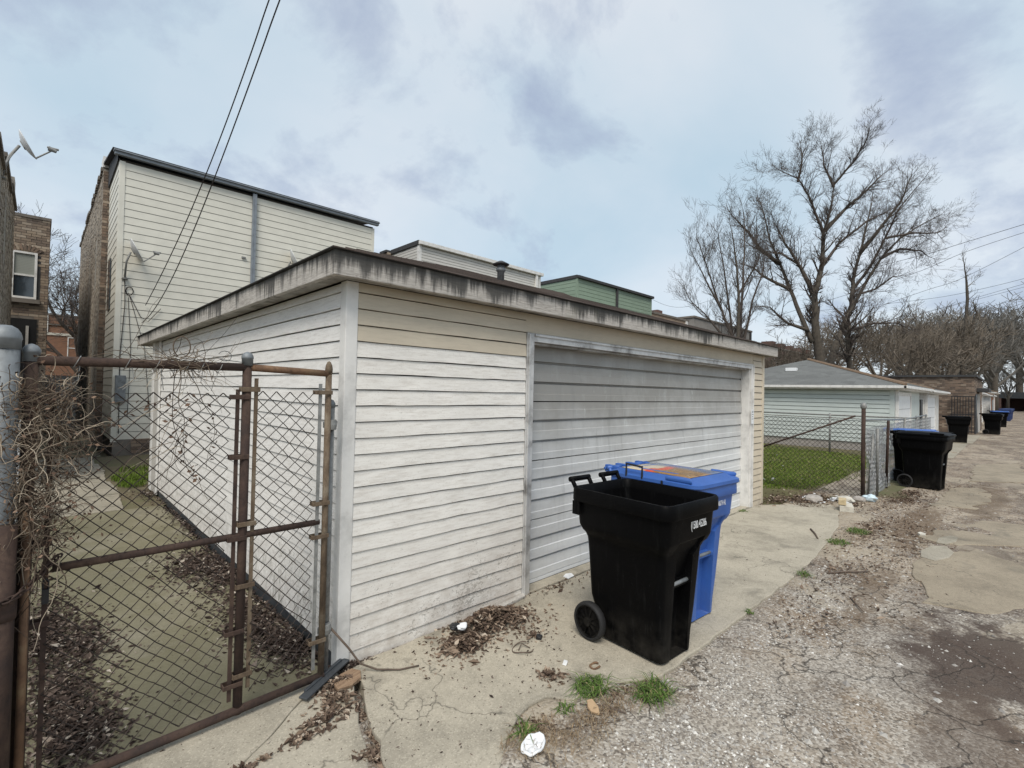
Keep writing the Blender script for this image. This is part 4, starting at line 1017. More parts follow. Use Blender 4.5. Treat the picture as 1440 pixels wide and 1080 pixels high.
def sat_dish(label, mast, dirv, size=.45, mat='dish'):
    """mast: list of points ending at the dish mount; dirv: boresight"""
    t = thing('satellite_dish', label, 'satellite dish', mast[0]); o = Vector(mast[0])
    q = MB(); q.tube([Vector(p)-o for p in mast], .022, 10); q.box(Vector((-.06, -.06, -.01)), Vector((.06, .06, .01))); q.build('mast', 'galv_old', t, True)
    d = Vector(dirv).normalized(); rot = d.to_track_quat('Z', 'Y').to_matrix().to_4x4(); c = Vector(mast[-1])-o
    q = MB(); n = 24; prof = []
    for i in range(7):
        r = size*i/6; prof.append((max(r, .001), .28*r*r/size))
    q.lathe(prof, n=n, cap=False); back = [(r, h-.012) for r, h in prof][::-1]; q.lathe(back, n=n, cap=False)
    q.lathe([(size, .28*size), (size+.006, .28*size-.006), (size, .28*size-.012)], n=n, cap=False)
    Mx = Matrix.Translation(c+d*.06) @ rot; q.v = [tuple(Mx @ Vector(p)) for p in q.v]; q.build('dish', mat, t, True)
    q = MB(); q.box((-.06, -.06, -.02), (.06, .06, .06)); q.v = [tuple(Mx @ Vector(p)) for p in q.v]; q.build('bracket', 'galv_old', t)
    low = Mx @ Vector((0, -size*.98, .27*size)); tip = Mx @ Vector((0, -size*.62, size*1.45))
    q = MB(); q.tube([low, tip], .014, 8); a = q.build('feed_arm', 'galv_old', t)
    q = MB(); ax = (Mx @ Vector((0, 0, .2))-tip).normalized(); q.tube([tip-ax*.05, tip+ax*.06], [.03, .045], 10); q.tube([tip+Vector((-.08, 0, .03)), tip+Vector((.08, 0, .03))], .02, 8); q.build('receiver', 'galv_old', a)
    return t
dd = RT*.72+FW*.50+Vector((0, 0, .42))
sat_dish('satellite dish on a short mast at the cream wall corner', [(.02, Y0-.05, 4.23), (.03, Y0-.16, 4.62), (.10, Y0-.22, 4.86)], dd, .29)
sat_dish('small satellite dish half hidden behind the garage eave', [(3.76, Y0-.05, 5.05), (3.76, Y0-.15, 5.25), (3.80, Y0-.2, 5.38)], RT*.85+FW*.30+Vector((0, 0, .42)), .34)
# ------------------------------------------------------------------ brick building at far left
BL = thing('brick_building', 'old brick two storey building at far left, white framed window', 'building', (0, 0, 0))
boxpart('wall', 'mortar_dark', BL, (-9, 16.9, -.1), (-1.29, 26, 6.42)); NB = ((8.0, 9.9, 5.45), (9.9, 12.3, 5.78), (12.3, 14.7, 6.0))
for a, b, zt_ in NB: boxpart('wall', 'mortar', BL, (-9, a, -.1), (-1.96, b-.003, zt_))
WX0, WX1, WZ0, WZ1 = -2.06, -1.53, 4.08, 5.42
bricks(BL, (-2.3, 16.9, 0), (1, 0, 0), 1.01, 2.2, 6.42, 'brick_tan', (0, -1, 0), skip=lambda a, z: (WX0-.0 < -2.3+a < WX1+.05 and WZ0 < z < WZ1+.03) or (-2.3+a < -1.47 and z < 3.55 and z > 2.0))
bricks(BL, (-1.29, 16.9, 0), (0, 1, 0), 5, .0, 6.42, 'brick_tan', (1, 0, 0))
for a, b, zt_ in NB:
    bricks(BL, (-1.96, a, 0), (0, 1, 0), b-a, .0, zt_, 'brick_smear', (1, 0, 0), depth=.006, skip=lambda p, z: abs(p-1.1) < .3 and (1.0 < z % 3.0 < 2.4)); bricks(BL, (-2.6, a, 0), (1, 0, 0), .64, max(0, zt_-1), zt_, 'brick_brown', (0, -1, 0))
    boxpart('coping', 'mortar_dark', BL, (-9, a-.06, zt_), (-1.91, b, zt_+.08))
boxpart('coping', 'mortar_dark', BL, (-9, 16.86, 6.42), (-1.26, 26, 6.50)); boxpart('chimney', 'mortar', BL, (-2.4, 13.3, 6.08), (-1.93, 13.8, 6.45))
window(BL, (WX0, 16.86, WZ0), (1, 0, 0), WX1-WX0, WZ1-WZ0, (0, -1, 0))
q = MB()
for i in range(9):
    a = RAD(140-100*i/8); q.box((-.026, -.02, .0), (.026, 0, .17), R.random(), Matrix.Translation((-1.79+.30*math.cos(a), 16.875, WZ1-.12+.17*math.sin(a))) @ Matrix.Rotation(-(a-math.pi/2), 4, 'Y'))
q.build('window_arch', 'brick_brown', BL)
boxpart('window_reveal', 'dark_roof', BL, (WX1+.004, 16.885, WZ0), (WX1+.075, 16.899, WZ1+.03)); boxpart('window_sill', 'mortar_dark', BL, (-2.2, 16.78, WZ0-.13), (-1.45, 16.88, WZ0-.01)); boxpart('dark_doorway', 'black_hole', BL, (-2.3, 16.86, 2.0), (-1.5, 16.885, 3.5))
boxpart('door_post', 'timber', BL, (-1.72, 16.83, 2.0), (-1.66, 16.858, 3.3))
sat_dish('satellite dish on a bracket at the top of the far left brick wall', [(-1.97, 9.6, 5.30), (-1.88, 9.62, 5.72), (-1.76, 9.66, 5.97)], dd, .25)
q = MB(); q.tube([(-1.97, 9.5, 5.42), (-1.80, 9.65, 5.88)], .010, 6); ob = q.build('dish_stay', 'galv_old', bpy.data.objects['satellite_dish.002'] if 'satellite_dish.002' in bpy.data.objects else None)
ob.location = -Vector((-1.97, 9.6, 5.30))
# white fence panel in the gangway, far orange building
fp = thing('white_fence_panel', 'white boarded gate at the end of the narrow gangway', 'gate', (0, 22, 0))
for i in range(6): boxpart('board', 'white_trim', fp, (-1.27+i*.15, 0, 0), (-1.128+i*.15, .03, 1.95))
OB = thing('orange_brick_building', 'low orange brick building seen far between the two brick walls', 'building', (0, 45, 0))
boxpart('wall', 'brick_far', OB, (-4, 0, -.1), (5, 8, 6.45)); boxpart('parapet', 'mortar_dark', OB, (-4.05, -.05, 6.45), (5.05, 8, 6.55)); boxpart('stone_band', 'stone', OB, (-4, -.06, 5.02), (5, -.003, 5.2)); boxpart('cornice', 'mortar_dark', OB, (-4, -.09, 5.75), (5, -.003, 5.85))
window(OB, (-.05, -.02, 3.4), (1, 0, 0), .95, 1.55, (0, -1, 0), blind=False)
boxpart('corner_trim', 'white_trim', OB, (-1.35, -.1, 5.2), (-1.1, -.004, 6.4))

# ------------------------------------------------------------------ buildings beyond the garage roof
def rear_wing(label, mat, x0, x1, y0, zt, depth, exp, trim, gut, zvis=4.8, posts=(), brickback=None, roofmat='dark_roof', group=None):
    t = thing('sided_building', label, 'building', (0, 0, 0), group=group)
    zvis = .3
    boxpart('wall', 'sheathing', t, (x0+.02, y0+.02, -.1), (x1-.02, y0+depth, zt))
    siding(t, 'siding_board', mat, (x0+.08, y0), 0, x1-x0-.16, zvis, zt, exp, False, .02)
    siding(t, 'siding_board', mat, (x0, y0+depth), -math.pi/2, depth-.08, zvis, zt, exp, False, .02)
    boxpart('corner_board', trim, t, (x0-.03, y0-.03, zvis), (x0+.09, y0+.09, zt), .004); boxpart('corner_board', trim, t, (x1-.09, y0-.03, zvis), (x1+.03, y0+.09, zt), .004)
    q = MB(); q.box((x0-.05, y0-.15, zt+.0), (x1+.1, y0-.03, zt+.13)); q.build('gutter', gut, t, bevel=.006)
    q = MB(); q.box((x0-.06, y0-.028, zt), (x1+.08, y0+depth, zt+.16)); q.build('roof', roofmat, t)
    for x in posts: boxpart('downspout', gut, t, (x-.06, y0-.12, zvis), (x+.06, y0-.022, zt))
    if brickback:
        boxpart('brick_wall', 'mortar_dark', t, (x0-.2, y0+depth+.01, -.1), (x1+.1, y0+depth+8, zt+brickback))
        bricks(t, (x0-.2, y0+depth+.01, 0), (0, 1, 0), 2.5, zvis, zt+brickback, 'brick_tan', (-1, 0, 0)); bricks(t, (x0-.2, y0+depth+.01, 0), (1, 0, 0), .3, zvis, zt+brickback, 'brick_tan', (0, -1, 0))
        boxpart('coping', 'dark_roof', t, (x0-.26, y0+depth-.0, zt+brickback), (x1+.1, y0+depth+.5, zt+brickback+.09))
    return t
rear_wing('pale grey sided rear wing with white gutter behind the garage roof', 'grey_siding', 8.31, 14.7, 12.1, 6.93, 1.9, .105, 'white_trim', 'white_trim', 5.0, (14.4,), .05)
rear_wing('green sided rear wing with dark roof edge behind the garage roof', 'green_siding', 17.38, 24.3, 12.1, 7.33, 4.6, .19, 'green_siding', 'dark_roof', 5.2, (20.7,), None)
OBX = [('pale brick building with white corner post right of the green wing', 'brick_pale', 27.4, 32.7, 14, 7.1, 'white_trim'), ('grey brick building behind the thin tree', 'brick_grey', 33.7, 45, 14, 7.55, 'dark_roof'),
       ('dark red brick building behind the large bare tree', 'brick_far_red', 46.5, 60, 13, 6.3, 'brick_far_red')]
for lab, mt, x0, x1, y0, zt, tm in OBX:
    t = thing('brick_building', lab, 'building', (0, 0, 0))
    boxpart('wall', mt, t, (x0, y0, -.1), (x1, y0+10, zt)); boxpart('coping', 'mortar_dark', t, (x0-.08, y0-.08, zt), (x1+.08, y0+10, zt+.14))
    boxpart('corner_trim', tm, t, (x1-.4, y0-.1, 3), (x1-.15, y0-.004, zt-.01)); boxpart('chimney', 'brick_far_red', t, (x1-2.2, y0+1.2, zt+.14), (x1-1.5, y0+1.9, zt+.75))
    if mt == 'brick_far_red':
        for i in range(5): boxpart('parapet_step', mt, t, (x0+1+i*2.7, y0, zt+.14), (x0+1.9+i*2.7, y0+1, zt+.14+.5))
        for i in range(4): window(t, (x0+.9+i*3.1, y0-.02, 3.6), (1, 0, 0), 1.1, 1.7, (0, -1, 0), blind=False)
    if mt == 'brick_grey': window(t, (x1-3.2, y0-.02, 5.2), (1, 0, 0), 1.2, 1.5, (0, -1, 0), blind=False)

# ------------------------------------------------------------------ mint garage, white garage, brick garage, further ones
def hip_garage(label, x0, x1, y0, y1, zt, mat, shing, t_=.33, doors=(), exp=.145, extra=None):
    t = thing('hip_roof_garage', label, 'garage', (0, 0, 0))
    boxpart('wall', mat, t, (x0+.02, y0+.02, .0), (x1-.02, y1-.02, zt+.02)); boxpart('foundation', 'concrete_wall', t, (x0+.004, y0+.004, -.12), (x1-.004, y1-.004, .26))
    siding(t, 'siding_board', mat, (x0, y1), -math.pi/2, y1-y0-.1, .27, zt, exp, False, .036, gap=.02)
    boxpart('corner_board', mat, t, (x0-.03, y0-.03, .1), (x0+.10, y0+.10, zt), .004)
    q = MB(); o = .28
    q.box((x0-o, y0-o, zt), (x1+o, y1+o, zt+.03)); q.box((x0-o-.02, y0-o-.02, zt+.03), (x1+o+.02, y1+o+.02, zt+.12)); q.build('fascia', 'white_trim', t)
    q = MB(); q.box((x0-o-.10, y0-o-.1, zt+.045), (x0-o-.021, y1+o, zt+.135)); q.box((x0-o-.1, y0-o-.12, zt+.045), (x1+o+.1, y0-o-.021, zt+.135)); q.build('gutter', 'white_trim', t, bevel=.01)
    boxpart('downspout', 'white_trim', t, (x0+.02, y0-.13, .05), (x0+.09, y0-.04, zt), .005)
    ax0, ax1, ay0, ay1 = x0-o-.06, x1+o+.06, y0-o-.06, y1+o+.06; hw = (ay1-ay0)/2; cy = (ay0+ay1)/2; z0 = zt+.14
    xa, xb = ax0+hw*.9, ax1-hw*.9
    q = MB(); q.add([(ax0, ay0, z0), (ax1, ay0, z0), (ax1, ay1, z0), (ax0, ay1, z0), (xa, cy, z0+t_*hw), (xb, cy, z0+t_*hw)], [(0, 1, 5, 4), (1, 2, 5), (2, 3, 4, 5), (3, 0, 4), (0, 3, 2, 1)]); rf = q.build('roof', shing, t)
    # shingle courses on the two hips that show
    c = 0
    while c < hw-.15:
        f0, f1 = c/hw, min(1, (c+.17)/hw)
        def pt(f, a, b): 
            A_ = Vector((a[0], a[1], z0)); B_ = Vector((b[0], cy, z0+t_*hw)); return A_.lerp(B_, f)
        for a, b, ra, rb, nrm in (((ax0, ay1), (ax0, ay0), (xa, cy), (xa, cy), (-.012, 0)), ((ax0, ay0), (ax1, ay0), (xa, cy), (xb, cy), (0, -.012))):
            p0, p1, p2, p3 = pt(f0, a, ra), pt(f0, b, rb), pt(f1, b, rb), pt(f1, a, ra); up_ = Vector((nrm[0], nrm[1], .016))
            q = MB(); q.add([p0+up_, p1+up_, p2+Vector((0, 0, .004)), p3+Vector((0, 0, .004)), p0+Vector((nrm[0], nrm[1], -.002)), p1+Vector((nrm[0], nrm[1], -.002))], [(0, 1, 2, 3), (4, 5, 1, 0)]); q.build('shingle_course', shing, rf)
        c += .15
    q = MB(); q.tube([(ax0, ay0, z0+.02), (xa, cy, z0+t_*hw+.02)], .06, 6); q.build('hip_cap', 'orange_lit_edge', rf)
    q = MB(); q.tube([(xa, cy, z0+t_*hw+.02), (xb, cy, z0+t_*hw+.02)], .06, 6); q.build('ridge_cap', shing, rf)
    for a, b in doors:
        d = boxpart('garage_door', 'white_plastic', t, (a, y0-.012, .02), (b, y0+.01, 1.86))
        q = MB()
        for i in range(1, 4): q.box((a+.02, y0-.018, i*.465), (b-.02, y0-.012, i*.465+.012))
        q.build('door_groove', 'galv_old', d)
        q = MB(); q.box((a-.12, y0-.04, .0), (a, y0+.0, 1.98)); q.box((b, y0-.04, .0), (b+.12, y0+.0, 1.98)); q.box((a, y0-.04, 1.86), (b, y0, 1.98)); q.build('door_trim', 'white_trim', t)
    return t
mg = hip_garage('mint green sided garage with grey hipped shingle roof', 18.5, 24.6, -.1, 6.35, 2.04, 'mint_siding', 'shingle_grey', .31, ((19.2, 21.9),))
b_ = MB(); rvp = next(CP+ray(1113, 522)*(a*.02) for a in range(500, 2000) if (CP+ray(1113, 522)*(a*.02)).z < 2.18+.31/.9*((CP+ray(1113, 522)*(a*.02)).x-18.16)); b_.box((-.10, -.19, 0), (.12, .19, .13)); ob = b_.build('roof_vent', 'white_plastic', mg, bevel=.01); ob.location = rvp
boxpart('barred_gate', 'black', mg, (24.65, -.12, .0), (25.25, -.08, 1.75))
wg = hip_garage('white sided garage next along the alley after the mint one', 25.7, 31.6, -.1, 6.2, 2.02, 'white_trim', 'shingle_grey', .28, ((26.4, 29.6),))
BG = thing('brick_garage', 'flat roofed brown brick garage with dark coping along the alley', 'garage', (0, 0, 0))
bx0, bx1, by0, by1, bz = 33.6, 41.0, -1.3, 7.0, 3.0
boxpart('wall', 'mortar_dark', BG, (bx0, by0, -.1), (bx1, by1, bz)); bricks(BG, (bx0, by0, 0), (0, 1, 0), by1-by0, .0, bz, 'brick_brown', (-1, 0, 0), depth=.02); bricks(BG, (bx0, by0, 0), (1, 0, 0), bx1-bx0, .0, bz, 'brick_brown', (0, -1, 0))
boxpart('coping', 'dark_roof', BG, (bx0-.12, by0-.1, bz), (bx1+.1, by1+.1, bz+.11)); boxpart('metal_door', 'metal_dark', BG, (bx0+.5, by0-.05, 0), (bx0+1.5, by0-.024, 2.1)); boxpart('canopy', 'dark_roof', BG, (bx0+1.6, by0-.5, 2.25), (bx0+4.6, by0-.026, 2.45)); boxpart('garage_door', 'timber', BG, (bx0+2, by0-.05, 0), (bx0+4.4, by0-.024, 2.15))
ig = thing('iron_gate', 'tall dark iron bar gate against the brick garage corner', 'gate', (33.4, -1.34, 0))
for i in range(9): q = MB(); q.box((-.015, .0+i*.11, .05), (.015, .03+i*.11, 2.0)); q.build('bar', 'black', ig)
for z in (.12, 1.0, 1.95): boxpart('rail', 'black', ig, (-.012, -.03, z), (.012, .95, z+.05))
dk = thing('dark_tank', 'dark rounded cover on the white garage roof line', 'cover', (30.2, 5.5, 0)); q = MB(); q.lathe([(1.5, 2.6), (1.5, 3.0), (1.2, 3.35), (.6, 3.55), (.01, 3.6)], n=20); q.lathe([(1.3, -.1), (1.3, 2.6)], n=12); q.build('dome', 'metal_dark', dk, True)
for i, (x0, x1, y0, mt, zt, lab) in enumerate(((42.5, 49, -.9, 'vinyl_tan', 2.2, 'tan garage with brown shingle eaves beyond the brick garage'), (51, 57.5, -.8, 'grey_siding', 2.2, 'grey garage further on behind the silver fence'), (60, 67, -1.0, 'white_trim', 2.2, 'white garage near the far end of the alley'), (72, 80, -1.0, 'brick_far', 2.6, 'small brick garage at the far end of the alley'))):
    hip_garage(lab, x0, x1, y0, y0+6.2, zt, mt, 'shingle_brown' if i % 2 == 0 else 'shingle_grey', .3, ((x0+.8, x0+3.6),))

# ------------------------------------------------------------------ right-hand fences
rf_ = thing('chain_link_fence', 'rusty chain link fence with diagonal brace beside the lawn', 'fence', (0, 0, 0))
FX = 8.93
pipe('fence_post', (FX, -1.04, -.03), (FX, -1.04, 1.56), .032, 'rust', rf_); q = MB(); q.lathe([(.034, 1.55), (.045, 1.57), (.048, 1.60), (.04, 1.635), (.02, 1.655), (.001, 1.66)], (FX, -1.04, 0), 14); q.build('post_cap', 'galv_old', rf_, True)
pB = PX(1073, 628, FX); pT = PX(1203, 585, FX); pipe('brace', pT, pB+(pB-pT)*.5, .016, 'rust', rf_, 10)
q = MB(); chainlink(q, (FX+.012, -1.02, 0), (0, 1, 0), 4.6, .02, 1.36, .08, .0046, 3, warp=sag); q.build('mesh', 'mesh_rust', rf_, kind='stuff')
pipe('top_wire', (FX, -1.04, 1.37), (FX, 3.6, 1.37), .006, 'rust', rf_, 6); pipe('fence_post', (FX, 3.6, -.03), (FX, 3.6, 1.45), .028, 'galv_old', rf_)
lf_ = thing('leaning_fence', 'slack silver chain link fence with leaning posts by the black cart', 'fence', (0, 0, 0))
for a, b in (((9.12, -1.09, -.02), (9.12, -1.15, 1.12)), ((9.42, -1.16, -.02), (9.05, -1.22, 1.22)), ((10.55, -1.12, -.02), (10.05, -1.22, 1.32)), ((12.9, -1.1, -.02), (12.9, -1.1, 1.3)), ((15.6, -1.0, -.02), (15.6, -1.0, 1.3)), ((18.1, -.95, -.02), (18.1, -.95, 1.3))): pipe('fence_post', a, b, .024, 'galv_old' if a[0] != 10.55 else 'rust', lf_, 10)
def lean(a, z): s = sag(a*.7, z); return (s[0]*3-.3*z*max(0, 1-abs(a-.6)/1.4), s[1]*2, s[2]*4)
q = MB(); chainlink(q, (9.0, -1.12, 0), (1, -.02, 0), 1.7, .02, 1.2, .075, .003, 3, warp=lean); q.build('mesh', 'mesh_grey', lf_, kind='stuff')
q = MB(); chainlink(q, (9.04, -1.06, 0), (1, 0, 0), 9.0, .03, 1.25, .085, .0026, 3, warp=sag); q.build('mesh', 'mesh_grey', lf_, kind='stuff')
pipe('top_rail', (8.95, -1.04, 1.36), (12.9, -1.08, 1.27), .018, 'galv', lf_, 10); pipe('top_rail', (12.9, -1.08, 1.27), (18.1, -.95, 1.27), .018, 'galv', lf_, 10)
ff = thing('far_fence', 'chain link fence along the far side of the lawn', 'fence', (0, 0, 0))
q = MB(); chainlink(q, (16.7, -.9, 0), (0, 1, 0), 7, .03, 1.18, .10, .003, 3); q.build('mesh', 'mesh_galv', ff, kind='stuff')
for y in (-.9, 1.25, 3.6, 6): pipe('fence_post', (16.7, y, -.05), (16.7, y, 1.25), .03, 'galv_old', ff, 8)
pipe('top_rail', (16.7, -.9, 1.2), (16.7, 6.1, 1.2), .02, 'galv_old', ff, 8)
sf = thing('board_fence', 'silver grey board fence between the far garages', 'fence', (0, 0, 0))
for i in range(9): boxpart('board', 'galv', sf, (57.8+i*.24, -1.35, 0), (58.01+i*.24, -1.31, 1.9))
sf2 = thing('board_fence', 'pale board fence just past the brick garage', 'fence', (0, 0, 0))
for i in range(6): boxpart('board', 'white_trim', sf2, (41.1+i*.24, -1.2, 0), (41.31+i*.24, -1.16, 2.1))
vd = thing('viaduct', 'dark railway underpass closing the far end of the alley', 'bridge', (135, 0, 0))
boxpart('deck', 'metal_dark', vd, (0, -14, 2.5), (6, 12, 3.7)); boxpart('abutment', 'brick_far_red', vd, (0, -.5, -.1), (6, 12, 2.5)); boxpart('abutment', 'brick_far_red', vd, (0, -14, -.1), (6, -5.5, 2.5)); boxpart('back_wall', 'brick_far_red', vd, (6.01, -5.6, -.1), (6.2, -.4, 2.5))

# ------------------------------------------------------------------ trees
def rvec(): return Vector((R.gauss(0, 1), R.gauss(0, 1), R.gauss(0, 1))).normalized()
def grow(q, p, d, ln, r, lev, maxlev, up=.12, spread=.75, nchild=(3, 5), sides=3, minr=.006):
    n = 5 if lev < 2 else 4; pts = [Vector(p)]; d = Vector(d).normalized(); st = ln/n; rads = [r]
    for i in range(n):
        d = (d+rvec()*.16+Vector((0, 0, up))).normalized(); pts.append(pts[-1]+d*st); rads.append(max(minr, r*(1-.72*(i+1)/n)))
    q.tube(pts, rads, sides if lev > 0 else max(5, sides), False)
    if lev >= maxlev: return
    for k in range(R.randint(*nchild)):
        t = .25+.75*R.random(); i = min(n-1, int(t*n)); b = pts[i].lerp(pts[i+1], t*n-i); dd_ = (pts[i+1]-pts[i]).normalized()
        side = rvec(); side = (side-dd_*side.dot(dd_)).normalized(); nd = (dd_*(1-.25*spread)+side*spread).normalized()
        grow(q, b, nd, ln*R.uniform(.42, .68), max(minr, rads[i]*.62), lev+1, maxlev, up, spread, nchild, sides, minr)
def limb_tree(name, label, limbs, depth, trunk_mat, twig_mat, px_r, kx=.35, twl=1.5, dens=1.0, maxlev=2, up=.14, minr=.011, group=None, trim=1.0, mid=0):
    """limbs: (list of photo points, start radius, end radius); each limb leans toward or away from the viewer by its own amount"""
    t = thing(name, label, 'tree', group=group); trunk = MB(); crown = MB(); offs = {}
    for li, (pp, ra, rb, par) in enumerate(limbs):
        slope = jit(kx) if li else 0; base = min(offs[par], key=lambda k_: math.hypot(k_[0]-pp[0][0], k_[1]-pp[0][1]))[2] if par is not None else 0.0; trail = []
        pts = []; tot = 0
        for i, (u, v) in enumerate(pp):
            if i: tot += math.hypot(u-pp[i-1][0], v-pp[i-1][1])/F*depth
            pts.append(PD(u, v, depth+base+slope*tot)); trail.append((u, v, base+slope*tot))
        offs[li] = trail
        # densify with a little wander
        dn = []
        for i in range(len(pts)-1):
            for j in range(3):
                p = pts[i].lerp(pts[i+1], j/3); dn.append(p+rvec()*.03 if (i or j) else p)
        dn.append(pts[-1]); dn = dn[:max(4, int(len(dn)*trim+.5))]; m_ = len(dn); rs = [ra+(rb-ra)*i/(m_-1) for i in range(m_)]
        (trunk if ra > .12 else crown).tube(dn, rs, 8 if ra > .12 else 5)
        for i in range(1, m_):
            f = i/(m_-1)
            if f < (.34 if ra > .15 else .16): continue
            for _ in range(int(dens*(1+2.2*f)+R.random())):
                p = dn[i-1].lerp(dn[i], R.random()); dd_ = (dn[i]-dn[i-1]).normalized(); s = rvec(); s = (s-dd_*s.dot(dd_)).normalized()
                grow(crown, p, dd_*.7+s*.75+Vector((0, 0, .25)), twl*R.uniform(.6, 1.25), max(minr, rs[i]*.38), 1, 1+maxlev, up, .75, (3, 5), 3, minr)
        for i in range(2, m_):
            if i/(m_-1) > .25 and R.random() < mid:
                dd_ = (dn[i]-dn[i-1]).normalized(); s = rvec(); s = (s-dd_*s.dot(dd_)).normalized()
                grow(crown, dn[i], dd_*.75+s*.7+Vector((0, 0, .2)), twl*R.uniform(1.5, 2.6), max(minr*2.2, rs[i]*.5), 1, 2+maxlev, up, .7, (3, 5), 3, minr)
        d_ = (dn[-1]-dn[-2]).normalized(); grow(crown, dn[-1], d_, twl*1.1, rb, 1, 1+maxlev, up, .7, (4, 6), 3, minr)
    trunk.build('trunk', trunk_mat, t, True); crown.build('crown', twig_mat, t, kind='stuff'); return t
def cr(L_): return [(920+x/2.769, 140+y/2.769) for x, y in L_]
BT = [(cr([(655, 1260), (645, 1000), (632, 930), (626, 860), (625, 760), (655, 640), (660, 520), (685, 440), (700, 330), (730, 200), (735, 110)]), .36, .03, None),
      (cr([(668, 1200), (690, 1000), (735, 890), (768, 800), (775, 700), (800, 600), (830, 480), (850, 390), (900, 310), (980, 250)]), .27, .026, None),
      (cr([(765, 1260), (760, 1040), (755, 940), (757, 880), (766, 820)]), .18, .14, None),
      (cr([(615, 945), (565, 830), (530, 740), (490, 640), (450, 550), (425, 430), (390, 350), (350, 310)]), .17, .02, 0),
      (cr([(660, 520), (640, 470), (600, 370), (560, 310), (480, 270), (415, 245)]), .11, .02, 0),
      (cr([(560, 320), (575, 240), (570, 160)]), .09, .03, 4),
      (cr([(490, 640), (420, 590), (370, 520), (300, 450), (250, 420)]), .16, .03, 3),
      (cr([(530, 740), (430, 690), (380, 650), (310, 640)]), .13, .03, 3),
      (cr([(625, 760), (590, 690), (560, 640), (510, 560), (470, 480), (430, 440)]), .17, .03, 0),
      (cr([(560, 640), (500, 600), (440, 590), (370, 590)]), .09, .02, 8),
      (cr([(768, 820), (820, 720), (880, 620), (960, 540), (1050, 480), (1150, 430), (1195, 400)]), .13, .02, 1),
      (cr([(775, 740), (840, 650), (900, 540), (950, 430), (1050, 310), (1150, 215)]), .12, .02, 1),
      (cr([(800, 600), (880, 500), (960, 400), (1000, 300), (1030, 210)]), .15, .03, 1),
      (cr([(880, 620), (960, 580), (1040, 590), (1105, 640)]), .12, .03, 10),
      (cr([(760, 900), (850, 870), (950, 870), (1000, 905)]), .10, .03, 2),
      (cr([(665, 510), (740, 430), (830, 350), (890, 290), (930, 240)]), .15, .03, 0),
      (cr([(657, 640), (720, 560), (830, 470), (900, 440), (1000, 400)]), .12, .03, 0),
      (cr([(600, 900), (520, 870), (450, 810), (370, 800)]), .13, .03, 3),
      (cr([(700, 330), (770, 250), (820, 170), (840, 120)]), .09, .03, 0),
      (cr([(700, 340), (660, 260), (650, 160)]), .09, .03, 0),
      (cr([(900, 540), (1000, 520), (1100, 520), (1170, 490)]), .10, .03, 11),
      (cr([(790, 760), (860, 740), (930, 690), (1000, 680)]), .09, .03, 10)]
limb_tree('bare_tree', 'tallest bare spreading tree with forked trunk behind the mint garage', BT, 34, 'bark', 'twig', 0, .4, .85, 1.8, 2, .06, .0046, trim=.80, mid=.95)
LT = [(cr([(305, 1280), (305, 1000), (300, 920), (262, 820), (222, 700), (172, 560), (140, 440)]), .11, .02, None), (cr([(322, 1280), (322, 1000), (328, 800), (322, 640), (300, 500), (282, 380)]), .13, .02, None), (cr([(312, 1280), (312, 1000), (290, 780), (262, 600), (235, 450)]), .10, .02, None),
      (cr([(330, 1280), (330, 1000), (342, 760), (352, 600), (350, 450), (340, 330)]), .12, .02, None), (cr([(335, 1280), (335, 1000), (385, 780), (425, 660), (440, 560)]), .10, .02, None), (cr([(300, 960), (220, 860), (150, 790), (105, 740)]), .07, .015, None),
      (cr([(262, 820), (190, 680), (130, 560)]), .06, .015, 0), (cr([(328, 760), (400, 640), (420, 560)]), .06, .015, 1)]
limb_tree('bare_tree', 'slender many stemmed bare tree left of the tall forked one', LT, 26, 'bark', 'twig', 0, .35, .85, 1.4, 2, .18, .004, trim=.82, mid=.30)
DT = [([(1352, 600), (1354, 500), (1358, 460), (1361, 420), (1359, 400), (1358, 386), (1355, 366)], .22, .03, None), ([(1361, 470), (1370, 450), (1374, 440), (1371, 432)], .13, .05, 0), ([(1370, 470), (1376, 450), (1376, 440)], .10, .05, 0), ([(1359, 405), (1372, 394)], .05, .02, 0)]
limb_tree('dead_tree', 'thin broken topped tree standing before the brown tree mass', DT, 48, 'bark', 'twig_grey', 0, .2, .9, .5, 1, .05, .012)
def gen_tree(h, spread, mat, levels=4, minr=.02):
    q = MB(); tr = MB(); base = Vector((0, 0, -.3)); d = Vector((0, 0, 1)); tr.tube([base, (0.05, 0, h*.18), (.1, .05, h*.34)], [h*.028, h*.022, h*.018], 8)
    for k in range(7):
        a = 2*math.pi*k/7+jit(.4); nd = Vector((math.cos(a)*spread, math.sin(a)*spread, 1)).normalized()
        grow(q, Vector((.1, .05, h*(.16+.17*R.random()))), nd, h*.40, h*.012, 0, levels, .05, .8, (4, 6), 3, minr)
    return tr, q
def place_tree(src, loc, rz, sc, label, group):
    if src.get('used'):
        o = src.copy(); COL.objects.link(o)
        for c in list(src.children): cc = c.copy(); COL.objects.link(cc); cc.parent = o
    else: o = src; src['used'] = 1
    o.location = loc; o.rotation_euler.z = rz; o.scale = (sc, sc, sc); o['label'] = label; o['group'] = group; return o
protos = []
for mt, hh in (('twig_brown', 13), ('twig_grey', 14)):
    tr, q = gen_tree(hh, .85, mt, 4 - 1, .022)
    t = thing('bare_tree', 'x', 'tree'); tr.build('trunk', 'bark', t, True); q.build('crown', mt, t, kind='stuff'); protos.append(t)
TB = 'brown bare tree in the mass behind the brick garage'; TG = 'grey bare tree in the mass at the alley end'
